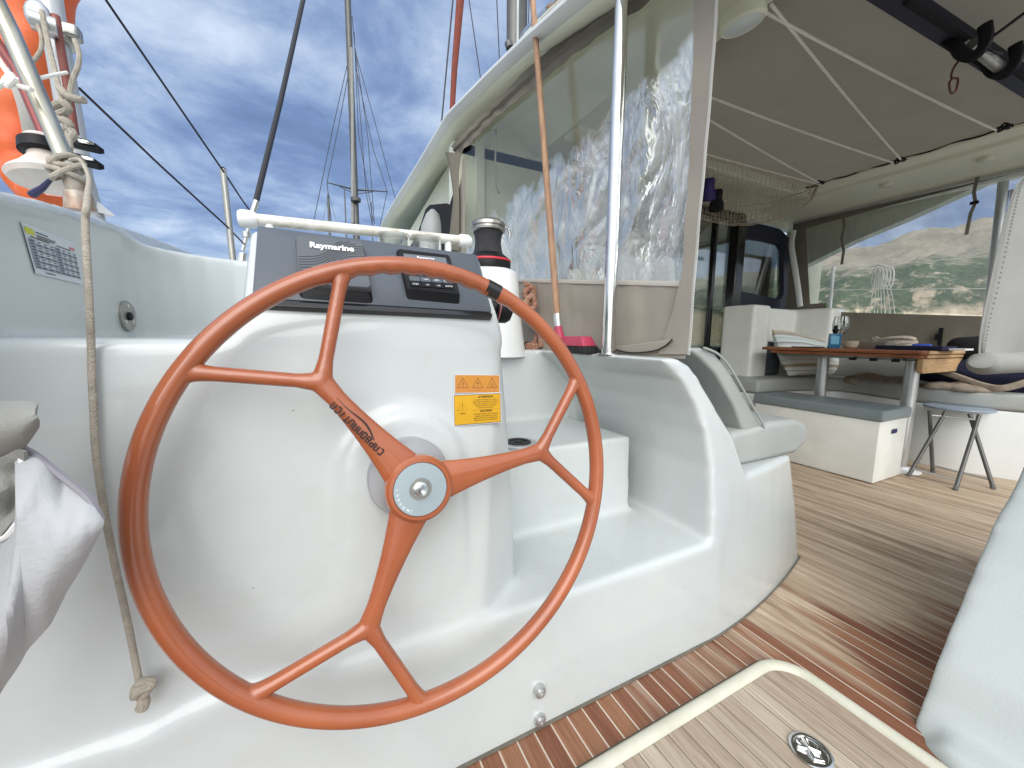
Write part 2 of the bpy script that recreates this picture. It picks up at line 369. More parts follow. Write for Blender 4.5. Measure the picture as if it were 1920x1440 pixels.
def stripes_mat():
    m = bpy.data.materials.new('striped linen'); m.use_nodes = True; t = m.node_tree; b = t.nodes['Principled BSDF']; b.inputs['Roughness'].default_value = 0.85
    g = t.nodes.new('ShaderNodeTexCoord'); s_ = t.nodes.new('ShaderNodeSeparateXYZ'); t.links.new(g.outputs['UV'], s_.inputs[0])
    c = ramp(t, s_.outputs[1], [(0.0,(0.72,0.72,0.66)),(0.08,(0.72,0.72,0.66)),(0.09,(0.08,0.1,0.12)),(0.1,(0.72,0.74,0.7)),(0.16,(0.72,0.74,0.7)),(0.165,(0.42,0.34,0.22)),(0.22,(0.42,0.34,0.22)),(0.225,(0.75,0.76,0.72)),(0.30,(0.74,0.76,0.72)),(0.305,(0.3,0.25,0.2)),(0.315,(0.75,0.76,0.72)),(0.45,(0.70,0.76,0.76)),(0.455,(0.22,0.24,0.26)),(0.47,(0.74,0.77,0.76)),(0.56,(0.46,0.62,0.62)),(0.60,(0.72,0.76,0.75)),(0.68,(0.25,0.27,0.28)),(0.69,(0.72,0.75,0.72)),(0.78,(0.46,0.60,0.60)),(0.81,(0.74,0.75,0.72)),(0.87,(0.22,0.22,0.22)),(0.88,(0.55,0.48,0.38)),(0.93,(0.50,0.42,0.3)),(0.94,(0.72,0.72,0.68))])
    t.links.new(c, b.inputs['Base Color'])
    n = noi(t, g.outputs['Object'], 350, 3); bp = t.nodes.new('ShaderNodeBump'); bp.inputs['Strength'].default_value = 0.4; bp.inputs['Distance'].default_value = 0.002
    t.links.new(n, bp.inputs['Height']); t.links.new(bp.outputs[0], b.inputs['Normal'])
    return m
striped = stripes_mat()

def teak_mat(name, hatch=False):
    m = bpy.data.materials.new(name); m.use_nodes = True; t = m.node_tree; b = t.nodes['Principled BSDF']
    g = t.nodes.new('ShaderNodeNewGeometry'); s_ = t.nodes.new('ShaderNodeSeparateXYZ'); t.links.new(g.outputs['Position'], s_.inputs[0])
    X, Y = s_.outputs[0], s_.outputs[1]; W = 0.0455
    u = mth(t, 'DIVIDE', mth(t, 'SUBTRACT', X, 0.316-10*W), W)
    fr = mth(t, 'FRACT', u); ix = mth(t, 'FLOOR', u)
    def rnd(off):
        wn = t.nodes.new('ShaderNodeTexWhiteNoise'); wn.noise_dimensions = '1D'; t.links.new(mth(t, 'ADD', ix, off), wn.inputs['W']); return wn.outputs['Value']
    r1, r2 = rnd(0.5), rnd(91.5)
    def vec(sx, sy, ox=0.0):
        c = t.nodes.new('ShaderNodeCombineXYZ'); t.links.new(mth(t, 'MULTIPLY', X, sx), c.inputs[0])
        t.links.new(mth(t, 'ADD', mth(t, 'MULTIPLY', Y, sy), mth(t, 'MULTIPLY', r1, 7.0)), c.inputs[1]); t.links.new(mth(t, 'MULTIPLY', ix, 0.37), c.inputs[2]); return c.outputs[0]
    grain = noi(t, vec(160, 7), 1.0, 5, 0.65, 0.4)
    fine = noi(t, vec(520, 20), 1.0, 3, 0.6)
    big = t.nodes.new('ShaderNodeCombineXYZ'); t.links.new(mth(t, 'MULTIPLY', X, 2.6), big.inputs[0]); t.links.new(mth(t, 'MULTIPLY', Y, 1.3), big.inputs[1])
    bn = noi(t, big.outputs[0], 1.0, 3, 0.5)
    if not hatch:
        # worn, bleached middle of the walkway and darker oiled teak along its sides
        st = noi(t, vec(14, 1.6), 1.0, 3, 0.55)
        wx = ramp(t, mth(t, 'DIVIDE', X, 4.0), [(0.145, (0.0,)*3), (0.185, (0.42,)*3), (0.262, (0.46,)*3), (0.275, (0.24,)*3), (0.36, (0.26,)*3), (0.50, (0.78,)*3), (1.0, (0.85,)*3)])
        dy = mth(t, 'MULTIPLY', mth(t, 'SUBTRACT', Y, mth(t, 'ADD', mth(t, 'MULTIPLY', X, 0.02), 0.50)), 1.8)
        dyc = mth(t, 'MINIMUM', mth(t, 'MAXIMUM', dy, -0.42), 0.30)
        gate = ramp(t, mth(t, 'DIVIDE', X, 4.0), [(0.26, (0,)*3), (0.36, (1,)*3), (0.6, (1,)*3), (0.8, (0.3,)*3)])
        we = mth(t, 'ADD', wx, mth(t, 'MULTIPLY', dyc, gate))
        we = mth(t, 'ADD', we, mth(t, 'MULTIPLY', mth(t, 'SUBTRACT', st, 0.5), 1.25))
        we = mth(t, 'ADD', we, mth(t, 'MULTIPLY', mth(t, 'SUBTRACT', r1, 0.5), 0.38))
        we = mth(t, 'ADD', we, mth(t, 'MULTIPLY', mth(t, 'SUBTRACT', bn, 0.5), 0.5), clamp=True)
        c_new = mixc(t, r2, (0.215,0.080,0.042), (0.34,0.165,0.088))
        sk = noi(t, vec(18, 1.1), 1.0, 2, 0.5); sk2 = noi(t, vec(30, 3.0), 1.0, 4, 0.6)
        c_old = mixc(t, r2, (0.52,0.41,0.295), (0.68,0.56,0.42)); near = ramp(t, mth(t, 'DIVIDE', X, 4.0), [(0.25, (1,)*3), (0.34, (0,)*3)]); c_old = mixc(t, near, c_old, (0.38,0.28,0.205))
        c_old = mixc(t, mth(t, 'MULTIPLY', ramp(t, mth(t, 'ADD', mth(t, 'MULTIPLY', sk, 0.7), mth(t, 'MULTIPLY', sk2, 0.3)), [(0.53, (0,)*3), (0.61, (1,)*3)]), 0.65), c_old, (0.20,0.115,0.07))
        f = ramp(t, we, [(0.28, (0,0,0)), (0.40, (0.35,)*3), (0.55, (1,1,1))])
        base = mixc(t, f, c_new, c_old)
        seamc = mixc(t, f, (0.50,0.43,0.35), (0.29,0.22,0.155)); sw = 0.085
    else:
        base = mixc(t, r2, (0.42,0.335,0.26), (0.60,0.53,0.43)); seamc = (0.16,0.125,0.09); sw = 0.06
    base = mixc(t, mth(t, 'MULTIPLY', ramp(t, grain, [(0.36, (1,1,1)), (0.60, (0,0,0))]), 0.62), base, (0.50,0.42,0.36), 'MULTIPLY')
    base = mixc(t, mth(t, 'MULTIPLY', fine, 0.55), base, (0.50,0.45,0.40), 'MULTIPLY')
    ed = mth(t, 'LESS_THAN', fr, sw)
    out = mixc(t, ed, base, seamc); t.links.new(out, b.inputs['Base Color'])
    b.inputs['Roughness'].default_value = 0.62
    bp = t.nodes.new('ShaderNodeBump'); bp.inputs['Strength'].default_value = 0.35; bp.inputs['Distance'].default_value = 0.002
    t.links.new(mth(t, 'SUBTRACT', grain, mth(t, 'MULTIPLY', ed, 0.6)), bp.inputs['Height']); t.links.new(bp.outputs[0], b.inputs['Normal'])
    return m
teak = teak_mat('teak planking'); teakh = teak_mat('bleached hatch teak', True)

def clear_mat(name, refl, milky, bumpS, scale, tint=(0.9,0.93,0.9), mask=None):
    """clear vinyl: see-through film with a glossy skin and a milky bloom"""
    m = bpy.data.materials.new(name); m.use_nodes = True; t = m.node_tree; t.nodes.clear()
    tr = nd(t, 'ShaderNodeBsdfTransparent'); tr.inputs[0].default_value = (*tint, 1)
    gl = nd(t, 'ShaderNodeBsdfGlossy'); gl.inputs['Roughness'].default_value = 0.17; gl.inputs[0].default_value = (0.80,0.82,0.79,1)
    df = nd(t, 'ShaderNodeBsdfDiffuse'); df.inputs[0].default_value = (0.56,0.58,0.56,1)
    tc_ = nd(t, 'ShaderNodeTexCoord'); v = tc_.outputs['Object']
    mpv = nd(t, 'ShaderNodeMapping'); mpv.inputs['Rotation'].default_value = (R_(35), 0, 0); mpv.inputs['Scale'].default_value = (1, 1.7, 0.8); t.links.new(v, mpv.inputs[0]); v = mpv.outputs[0]
    n1 = noi(t, v, scale, 3, 0.5, 2.2); n2 = noi(t, v, scale*2.6, 1.5, 0.4, 1.5)
    if mask: g_ = mask(t)
    else: g_ = None
    h = mth(t, 'ADD', n1, mth(t, 'MULTIPLY', n2, 0.22))
    bp = nd(t, 'ShaderNodeBump'); bp.inputs['Distance'].default_value = 0.03
    if g_ is not None: t.links.new(mth(t, 'MULTIPLY', g_, bumpS), bp.inputs['Strength'])
    else: bp.inputs['Strength'].default_value = bumpS
    t.links.new(h, bp.inputs['Height']); t.links.new(bp.outputs[0], gl.inputs['Normal']); t.links.new(bp.outputs[0], df.inputs['Normal'])
    lw = nd(t, 'ShaderNodeLayerWeight'); lw.inputs[0].default_value = 0.35; t.links.new(bp.outputs[0], lw.inputs['Normal'])
    fr_ = mth(t, 'ADD', mth(t, 'MULTIPLY', lw.outputs['Fresnel'], 0.6), refl)
    if g_ is not None: fr_ = mth(t, 'ADD', mth(t, 'MULTIPLY', mth(t, 'MULTIPLY', g_, 0.22), n1), mth(t, 'MULTIPLY', fr_, mth(t, 'ADD', mth(t, 'MULTIPLY', g_, 0.8), 0.2)), clamp=True)
    m1 = nd(t, 'ShaderNodeMixShader'); t.links.new(fr_, m1.inputs[0]); t.links.new(tr.outputs[0], m1.inputs[1]); t.links.new(gl.outputs[0], m1.inputs[2])
    mk = ramp(t, n1, [(0.40, (0,)*3), (0.75, (1,)*3)])
    mm = mth(t, 'ADD', mth(t, 'MULTIPLY', mk, milky), milky*0.3)
    if g_ is not None: mm = mth(t, 'MULTIPLY', mm, g_)
    m2 = nd(t, 'ShaderNodeMixShader'); t.links.new(mm, m2.inputs[0]); t.links.new(m1.outputs[0], m2.inputs[1]); t.links.new(df.outputs[0], m2.inputs[2])
    o_ = nd(t, 'ShaderNodeOutputMaterial'); t.links.new(m2.outputs[0], o_.inputs[0]); return m
glassd = mat('tinted door glass', (0.05,0.065,0.06), 0.04, coat=0.0, spec=0.8, var=0.1)
def thin_glass(name, tint, refl):
    m = bpy.data.materials.new(name); m.use_nodes = True; t = m.node_tree; t.nodes.clear()
    tr = nd(t, 'ShaderNodeBsdfTransparent'); tr.inputs[0].default_value = (*tint, 1)
    gl = nd(t, 'ShaderNodeBsdfGlossy'); gl.inputs['Roughness'].default_value = 0.03
    lw = nd(t, 'ShaderNodeLayerWeight'); lw.inputs[0].default_value = 0.3
    m1 = nd(t, 'ShaderNodeMixShader'); t.links.new(mth(t, 'ADD', mth(t, 'MULTIPLY', lw.outputs['Fresnel'], 0.5), refl, clamp=True), m1.inputs[0])
    t.links.new(tr.outputs[0], m1.inputs[1]); t.links.new(gl.outputs[0], m1.inputs[2])
    o_ = nd(t, 'ShaderNodeOutputMaterial'); t.links.new(m1.outputs[0], o_.inputs[0]); return m
glass = thin_glass('drinking glass', (0.97,0.98,0.98), 0.10)
doorg = thin_glass('door pane', (0.78,0.83,0.78), 0.30)
acryl = thin_glass('clear acrylic', (0.9,0.92,0.9), 0.15)

# ================================================================ SETTING
def plane(name, pts, m, **k): return MB().add(pts, [tuple(range(len(pts)))]).build(name, m, smooth=False)
tag(plane('deck', [(-1.2,-1.6,0), (4.6,-1.6,0), (4.6,2.6,0), (-1.2,2.6,0)], teak), kind='structure')
seam = mat('sea water', (0.02,0.07,0.085), 0.12, var=0.3, vscale=0.05, bump=0.6, bscale=0.9, spec=0.6)
tag(plane('water', [(-3000,-3000,-1.25), (3000,-3000,-1.25), (3000,3000,-1.25), (-3000,3000,-1.25)], seam), kind='structure')

# hills to starboard: cliff foot, scrub belt, bare upper slope
def hill_mat():
    m = bpy.data.materials.new('hillside'); m.use_nodes = True; t = m.node_tree; b = t.nodes['Principled BSDF']; b.inputs['Roughness'].default_value = 0.95
    g = t.nodes.new('ShaderNodeNewGeometry'); s_ = t.nodes.new('ShaderNodeSeparateXYZ'); t.links.new(g.outputs['Position'], s_.inputs[0])
    n1 = noi(t, g.outputs['Position'], 0.09, 6, 0.65, 0.6); n2 = noi(t, g.outputs['Position'], 0.45, 6, 0.7, 0.4); n3 = noi(t, g.outputs['Position'], 1.3, 4, 0.7)
    zz = mth(t, 'ADD', s_.outputs[2], mth(t, 'MULTIPLY', mth(t, 'SUBTRACT', n1, 0.5), 14.0))
    hr = ramp(t, mth(t, 'DIVIDE', zz, 21.0), [(0.20, (0,0,0)), (0.30, (1,1,1)), (0.60, (1,1,1)), (0.72, (0.12,)*3)])
    rock = mixc(t, n2, (0.50,0.39,0.27), (0.74,0.64,0.50))
    top = mixc(t, n2, (0.33,0.31,0.25), (0.47,0.42,0.34))
    low = mixc(t, ramp(t, mth(t, 'DIVIDE', zz, 21.0), [(0.3, (0,)*3), (0.6, (1,)*3)]), rock, top)
    veg = mixc(t, n3, (0.03,0.065,0.042), (0.13,0.17,0.105))
    vm = mth(t, 'MULTIPLY', hr, ramp(t, n2, [(0.36, (0,)*3), (0.48, (1,)*3)]))
    base = mixc(t, vm, low, veg)
    base = mixc(t, mth(t, 'MULTIPLY', ramp(t, n3, [(0.35, (1,)*3), (0.55, (0,)*3)]), 0.5), base, (0.45,0.45,0.4), 'MULTIPLY')
    t.links.new(base, b.inputs['Base Color'])
    return m
def hill_fn(u, v):
    az_ = R_(40 + 130*u); x0 = 75 + 75*v
    d = x0; x = d*math.sin(az_); y = d*math.cos(az_)
    prof = 5*min(1, v/0.06) + 15*max(0, v-0.03)**0.8
    top_ = 0.92 + 0.35*noise.noise(V((u*3.1, 0.3, 1.7))) + 0.10*math.sin(u*5)
    z = -1.3 + prof*top_*1.30 + 2.6*noise.noise(V((x*0.05, y*0.05, 0)))*min(1, v*8) + 1.6*noise.noise(V((x*0.16, y*0.16, 4)))*min(1, v*10) + .8*noise.noise(V((x*0.5, y*0.5, 9)))*min(1, v*10)
    return (x, y, z if v > 0 else -1.4)
tag(MB().grid(240, 70, hill_fn).build('hills', hill_mat()), kind='structure')

# ---------------------------------------------------------------- port moulding (steps, console, coaming)
def face_y(z): return 0.690 + 0.092*z          # the helm face leans forward as it rises
m = MB()
def ff(x, z): return .690 + .206*max(0, x-1.0)**1.66 + .055*z
m.hull([(-1.1,.69,-.05),(1.08,.69,-.05),(-1.1,.707,.31),(1.08,.707,.31),(-1.1,1.1,-.05),(1.08,1.1,-.05),(-1.1,1.1,.31),(1.08,1.1,.31)])
m.hull([(.2,.985,-.05),(.975,.985,-.05),(.2,.99,.578),(.965,.99,.578),(.2,1.5,-.05),(.975,1.5,-.05),(.2,1.5,.578),(.965,1.5,.578)])
m.hull([(-.2,1.37,-.05),(1.2,1.37,-.05),(-.2,1.385,.868),(.93,1.385,.868),(-.2,1.62,-.05),(1.2,1.62,-.05),(-.2,1.62,.868),(.93,1.62,.868)])
# coaming end: inner flank leaning over the steps, outer flank = seat back
prof = [(1.035,-.05),(1.03,.40),(1.02,.54),(.995,.64),(.955,.725),(.895,.80),(.81,.866),(.875,.868),(.93,.845),(1.01,.755),(1.14,.615),(1.215,.49),(1.25,-.05)]
m.prism([(x, ff(x, z), z) for x, z in prof], (0, 1.5, 0))
for k in range(9):
    x0, x1 = 1.0+.1*k, 1.0+.1*(k+1)
    if k == 0: x0 = 1.06
    if x1 > 1.81: x1 = 1.81
    def zt_s(x): return .485 if x <= 1.62 else .485-(x-1.62)/.19*.535
    m.hull([(x, ff(x, z), z) for x in (x0, x1) for z in (-.05, zt_s(x))] + [(x, 2.2, z) for x in (x0, x1) for z in (-.05, zt_s(x))])
# left block under the ledge
m.hull([(-1.1,face_y(0),-.05),(.29,face_y(0),-.05),(-1.1,face_y(.915),.912),(.30,face_y(.915),.912),(-1.1,1.3,-.05),(.29,1.3,-.05),(-1.1,1.3,.912),(.30,1.3,.912)])
# helm column with its chamfered inboard corner
m.hull([(-.13,face_y(.2),.2),(.285,face_y(.22),.22),(.425,.81,.20),(.432,1.2,.2),(-.13,1.2,.2),
        (.262,face_y(.56),.56),(.405,.80,.56),(-.13,face_y(.93),.93),(.352,face_y(.93)+.002,.93),(.366,.80,.93),(.366,1.1,.93),(-.13,1.1,.93)])
m.hull([(-.122,face_y(.90),.90),(.368,face_y(.90),.90),(-.120,.784,.952),(.362,.784,.952),(-.112,.919,1.123),(.366,.919,1.123),(-.112,.955,1.126),(.366,.955,1.126),(-.12,1.12,.90),(.368,1.12,.90)])
# raised boss round the wheel shaft, tailing off downwards
sh = V((.140,0,.655))
bp_ = []
for k in range(0, 25):
    a = R_(-5 + 190*k/24); bp_.append((sh.x+.112*math.cos(a), sh.z+.112*math.sin(a)))
m.hull([(x, face_y(z)-.018, z) for x, z in bp_] + [(x*1.0+(x-sh.x)*.18, face_y(z)+.01, z+(z-sh.z)*.18) for x, z in bp_] +
       [(sh.x-.135, face_y(.30)+.004, .30), (sh.x+.125, face_y(.30)+.004, .30), (sh.x-.11, face_y(.5)-.010, .5), (sh.x+.11, face_y(.5)-.010, .5)])
# low plinth with an arched upper edge
ar = smooth_path([PY(150,1500,.69), PY(215,1432,.69), PY(330,1365,.69), PY(440,1318,.69), PY(560,1278,.69), PY(612,1262,.69), PY(640,1290,.69)], 5)
pl = [(p.x, face_y(max(p.z,0))-.012, p.z) for p in ar] + [(ar[-1].x+.22, .684, -.05), (-1.0, .66, -.05), (-1.0, .67, ar[0].z-.05)]
m.prism([(x, y, z) for x, y, z in pl], (0, .1, 0))
console = m.build('helm_console', gel, remesh=.0075, relax=24)
m = MB()
bp2 = [(-1.0+.05*k, .0) for k in range(57)]
m.add([V((x, ff(x,0)-.007, .0022)) for x, _ in bp2]+[V((x, ff(x,0)+.03, .0022)) for x, _ in bp2], [(k, k+1, 58+k, 57+k) for k in range(56)]); cl_ = m
tag(console, 'white moulded helm console with two recessed steps and seat end beside the teak deck', 'helm console')

# bulwark behind the ledge
m = MB()
at = [PX(-60,340,-.42), PX(0,355,-.42), PX(100,379,-.42), PX(200,411,-.42), PX(300,448,-.42), PX(392,486,-.42)]
tp = [(p.y, p.z) for p in at]
for i in range(len(tp)-1):
    (y0, z0), (y1, z1) = tp[i], tp[i+1]
    m.hull([(x, y, z) for x in (-.42, -.60) for y, z in ((y0,z0),(y1,z1),(y0,.80),(y1,.80))])
m.hull([(x, y, z) for x in (-.42,-.60) for y, z in ((tp[0][0],tp[0][1]),(.35,tp[0][1]-.02),(.35,.8),(tp[0][0],.8))])
m.hull([(x, y, z) for x in (-.42,-.60) for y, z in ((tp[-1][0],tp[-1][1]),(4.6,1.10),(4.6,.8),(tp[-1][0],.8))])
YBW = 1.52; zb = PY(460,490,YBW).z
m.hull([(x, y, z) for x in (-.5, .45) for y in (YBW, YBW+.16) for z in (.80, zb)])
m.prism([(-.42-.02,YBW-.22,.8)] + [(-.42+.24*(1-math.cos(R_(90*k/6))), YBW-.24+.24*math.sin(R_(90*k/6)), .8) for k in range(7)] + [(-.14,YBW+.1,.8),(-.5,YBW+.1,.8),(-.5,YBW-.22,.8)], (0,0,zb-.8+.004))
m.hull([(x,y,z) for x in (-.65,-.36) for y in (.86,1.3) for z in (.78,.905)])
m.hull([(x,y,z) for x in (-.65,.30) for y in (1.0,1.6) for z in (.78,.905)])
tag(m.build('bulwark', gel, remesh=.0085, relax=10), 'white moulded bulwark rising behind the ledge left of the helm', 'bulwark')

# side deck, hull
m = MB(); m.box((-.1, 3.6, .80), (2.06, 4.0, .12))
tag(m.build('side_deck', gelw, bevel=.01), kind='structure')
m = MB(); m.box((5.35, 1.2, .76), (1.35, 8.5, .10)); tag(m.build('side_deck', gelw, bevel=.01), kind='structure')
m = MB(); m.hull([(x,y,z) for x in (-1.5,-1.12) for y in (-1.6,7) for z in (-1.4,.80)]+[(-1.62,y,.78) for y in (-1.6,7)]); m.hull([(x,y,z) for x in (4.85,6.0) for y in (-1.6,7) for z in (-1.4,.70)]); m.box((2.8,.6,-.12),(4.2,4.6,.2))
tag(m.build('hull', gelw), 'white catamaran hull carrying the cockpit above the water', 'hull')

# ---------------------------------------------------------------- starboard aft coaming (right edge of the picture)
m = MB()
ed = [PY(1712,1385,.30), PY(1716,1369,.30), PY(1735,1294,.30), PY(1757,1230,.30), PY(1787,1159,.30), PY(1825,1065,.30), PY(1862,975,.30), PY(1900,911,.30)]
pr = [(p.x, p.z) for p in ed[2:]]
pr = [(1.215,-.05),(1.235,.0)] + pr + [(1.80,.60),(1.9,.72),(2.02,.79),(2.25,.80),(2.6,-.05)]
m.prism([(x, .30, z) for x, z in pr], (0, -1.7, 0))
m.hull([(1.16,.20,-.02),(1.20,.285,-.02),(1.5,.30,-.02),(1.5,-1.3,-.02),(1.10,-1.3,-.02),(1.2,.24,.035),(1.5,.28,.05),(1.5,-1.3,.05),(1.16,-1.3,.035)])
tag(m.build('seat_moulding', gelr, remesh=.010, relax=14), 'white rounded cockpit moulding sloping up at the right beside the hatch', 'cockpit seat')

# ---------------------------------------------------------------- deck hatch with rim
t_ = empty('deck_hatch', (.9,.1,0), 'cream rimmed teak hatch with rounded corners set in the deck', 'hatch')
def rim_pts(x0, x1, y0, y1, r): return rrect(x0, x1, y0, y1, r, 10)
out_ = rim_pts(.05, 1.168, -.75, .572, .10); inn = rim_pts(.084, 1.134, -.716, .538, .072)
n = len(out_); m = MB(); ring = []
for k, (tt, zz) in enumerate([(0,.001),(0.06,.012),(0.28,.019),(0.6,.019),(0.9,.013),(1,.004)]):
    for a, b in zip(out_, inn): ring.append((a[0]*(1-tt)+b[0]*tt, a[1]*(1-tt)+b[1]*tt, zz))
m.add(ring, [(k*n+i, k*n+(i+1) % n, (k+1)*n+(i+1) % n, (k+1)*n+i) for k in range(5) for i in range(n)])
rimc = mat('cream hatch rim', (0.58,0.575,0.49), 0.42, col2=(0.50,0.485,0.39), vscale=8, dark=((0.32,0.27,0.17), 40, 0.66), bump=0.1, bscale=80)
m.build('rim', rimc, t_, ang=60)
MB().prism([(x, y, .0045) for x, y in inn], (0,0,.004)).build('teak_panel', teakh, t_, smooth=False)
caulk = mat('dark caulk', (0.09,0.08,0.06), 0.8)
cl_.build('caulk_line', mat('grey caulk', (0.17,0.15,0.12), 0.8, var=.3, vscale=30), console, smooth=False)
m = MB(); o2 = rim_pts(.043,1.175,-.757,.579,.106)
m.add([(x,y,.003) for x,y in o2]+[(x,y,.003) for x,y in out_], [(i,(i+1)%n,n+(i+1)%n,n+i) for i in range(n)]); m.build('seal', caulk, t_, smooth=False)
lc = PZ(1520,1408,.012)
t2 = empty('hatch_latch', lc, 'polished steel recessed lifting latch flush in the teak hatch', 'latch')
LF = Frame(lc, (0,-1,0), (1,0,0))
Rl = .040
m = MB(); m.lathe([(Rl*.80,-.001),(Rl*1.0,.0),(Rl*1.02,.002),(Rl*.9,.004),(Rl*.80,.0035),(Rl*.76,-.002)], lc, (0,0,1), 40); m.build('flange', chrome, t2)
m = MB(); m.lathe([(Rl*.78,-.0025),(Rl*.5,-.0022)], lc, (0,0,1), 30); m.build('well', blackg, t2)
m = MB(); m.tube([LF(-.026+.0,0,0), LF(-.010,-.004,-.001), LF(.012,.012,-.001), LF(.024,.0,-.001), LF(.014,-.013,-.001), LF(-.008,-.005,-.001)], .0042, 10, closed=True)
m.tube([lc+V((.014,.020,.001)), lc+V((0,.004,.003)), lc+V((.012,-.012,.001))], [.006,.005,.006], 10)
m.tube([lc+V((-.016,.018,.001)), lc+V((-.004,.004,.003)), lc+V((-.012,-.014,.001))], [.004,.005,.004], 10)
m.lathe([(.0105,0),(.0105,.003),(.006,.004)], lc+V((.013,.004,.0)), (0,0,1), 18)
m.build('lift_ring', chrome, t2)

# ================================================================ STEERING WHEEL
c0 = V((0.146,0.651,0.666)); th, ph = -0.02366506, 0.14527796
nw = V((math.sin(th)*math.cos(ph), -math.cos(th)*math.cos(ph), math.sin(ph)))
uw = V((1,0,0)); uw = (uw - nw*uw.dot(nw)).normalized(); vw = nw.cross(uw).normalized()
if vw.z < 0: vw = -vw
WF = Frame(c0, uw, vw)
if WF.n.dot(nw) < 0: WF.n = -WF.n
wheel = empty('steering_wheel', c0, 'large orange steering wheel with three forked spokes on the helm console', 'steering wheel')
Rw = .38
def pol(r, a, w_=0): a = R_(a); return WF(r*math.cos(a), r*math.sin(a), w_)
m = MB(); NR = 220; seg = 20; vs = []
for i in range(NR):
    a = 360*i/NR; ctr = pol(Rw, a); rad = (ctr-c0).normalized()
    for k in range(seg):
        t = 2*math.pi*k/seg; cr = .0150*math.cos(t); cz = .0158*math.sin(t)
        if 58 < a < 112 and math.cos(t) < -.3: cr += .0022*math.sin((a-58)*2*math.pi/5.4)*(-math.cos(t))
        vs.append(ctr + rad*cr + WF.n*cz)
m.add(vs, [(i*seg+k, i*seg+(k+1) % seg, ((i+1) % NR)*seg+(k+1) % seg, ((i+1) % NR)*seg+k) for i in range(NR) for k in range(seg)])
rim = m.build('rim', orange, wheel)
m = MB(); m.tube([pol(Rw, a) for a in [63.6+.6*k for k in range(8)]], .0163, 20); m.build('marker_band', blackg, rim)
hubc = (-.003, -.008)
for fa in (126.9, 5.6, -113.0):
    m = MB(); rf = .243
    fork = V((rf*math.cos(R_(fa)), rf*math.sin(R_(fa)), 0)); h0 = V((hubc[0], hubc[1], 0))
    if fa > 100: fk_ = WF.hit(603,717); fork = V((fk_[0], fk_[1], 0))
    pts = []; wd = []; fl = []
    for k in range(15):
        t = k/14; r0 = h0.lerp(fork, t); pts.append(WF(r0.x, r0.y, .004*(1-t)))
        s = min(1, max(0, (t-.12)/.88)); wd.append(.0150 + .0245*(1-s)**2.0 + .0035*max(0, t-.85)/.15); fl.append(.0125-.001*t)
    m.tube(pts, wd, 18, flat=fl, nrm=WF.n)
    for sg in (-1, 1):
        ea = fa + sg*20.6; e = V((Rw*math.cos(R_(ea)), Rw*math.sin(R_(ea)), 0)); pp = []; ww = []
        b0 = h0.lerp(fork, .93)
        for k in range(11):
            t = k/10; q = fork.lerp(e, t)
            pp.append(WF(q.x, q.y, 0)); ww.append(.0115 + .005*max(0, 1-t*5) + .007*max(0, (t-.84)/.16)**1.5)
        m.tube(pp, ww, 16, flat=[min(x, .0125) for x in ww], nrm=WF.n)
        ra = [pol(Rw-.001, ea+da) for da in (-4,-3,-2,-1,0,1,2,3,4)]
        m.tube(ra, [.011,.0125,.0138,.0148,.0152,.0148,.0138,.0125,.011], 14)
    m.build('spoke', orange, wheel, remesh=.0024, relax=8)
HC = WF(hubc[0], hubc[1], 0)
HC = HC + WF.n*.008
m = MB(); m.lathe([(.03,-.028),(.050,-.027),(.0565,-.020),(.058,0),(.0565,.009),(.0515,.0135),(.0462,.0138),(.0455,.0115),(.0455,.006)], HC, WF.n, 56)
hub = m.build('hub', orange, wheel)
m = MB(); m.lathe([(.0185,.004),(.0185,.0128),(.0195,.0135),(.0445,.0135),(.0452,.0128),(.0452,.008)], HC, WF.n, 56)
plate = m.build('hub_plate', mat('satin hub plate', (0.42,0.50,0.53), 0.32, 0.55, var=0.08, vscale=20, rvar=0.1), hub)
m = MB()
for k, ch in enumerate('innuqw/'):
    a = 176 + k*11.5; t = R_(a)
    text_mb(m, ch, Frame(HC+WF.n*.0139+ (WF.x*math.cos(t)+WF.y*math.sin(t))*.038, WF.x*math.sin(t)*-1+WF.y*math.cos(t), -(WF.x*math.cos(t)+WF.y*math.sin(t))), -.003, -.003, .0085, w_=0, depth=.0001)
m.build('engraved_letters', steng, plate, smooth=False)
m = MB(); m.lathe([(.0186,.0126),(.0186,.001),(.010,.001)], HC, WF.n, 36); m.build('recess', dull, hub)
m = MB(); m.lathe([(.0172,.002),(.0172,.0035)], HC, WF.n, 30); m.lathe([(.0158,.003),(.0158,.0115),(.0142,.0135)], HC, WF.n, 6); m.lathe([(.0118,.013),(.0118,.0165),(.0095,.018)], HC, WF.n, 24)
m.lathe([(.0082,.017),(.0082,.0175),(.0090,.0185),(.0082,.0195),(.0090,.0205),(.0082,.0215),(.0090,.0225),(.0085,.027),(.0070,.029),(.0034,.0288),(.0030,.022)], HC, WF.n, 24)
m.build('shaft_nut', chrome, hub)
m = MB(); m.lathe([(.02,-.13),(.02,-.02)], HC, WF.n, 24); m.build('shaft', dull, wheel)
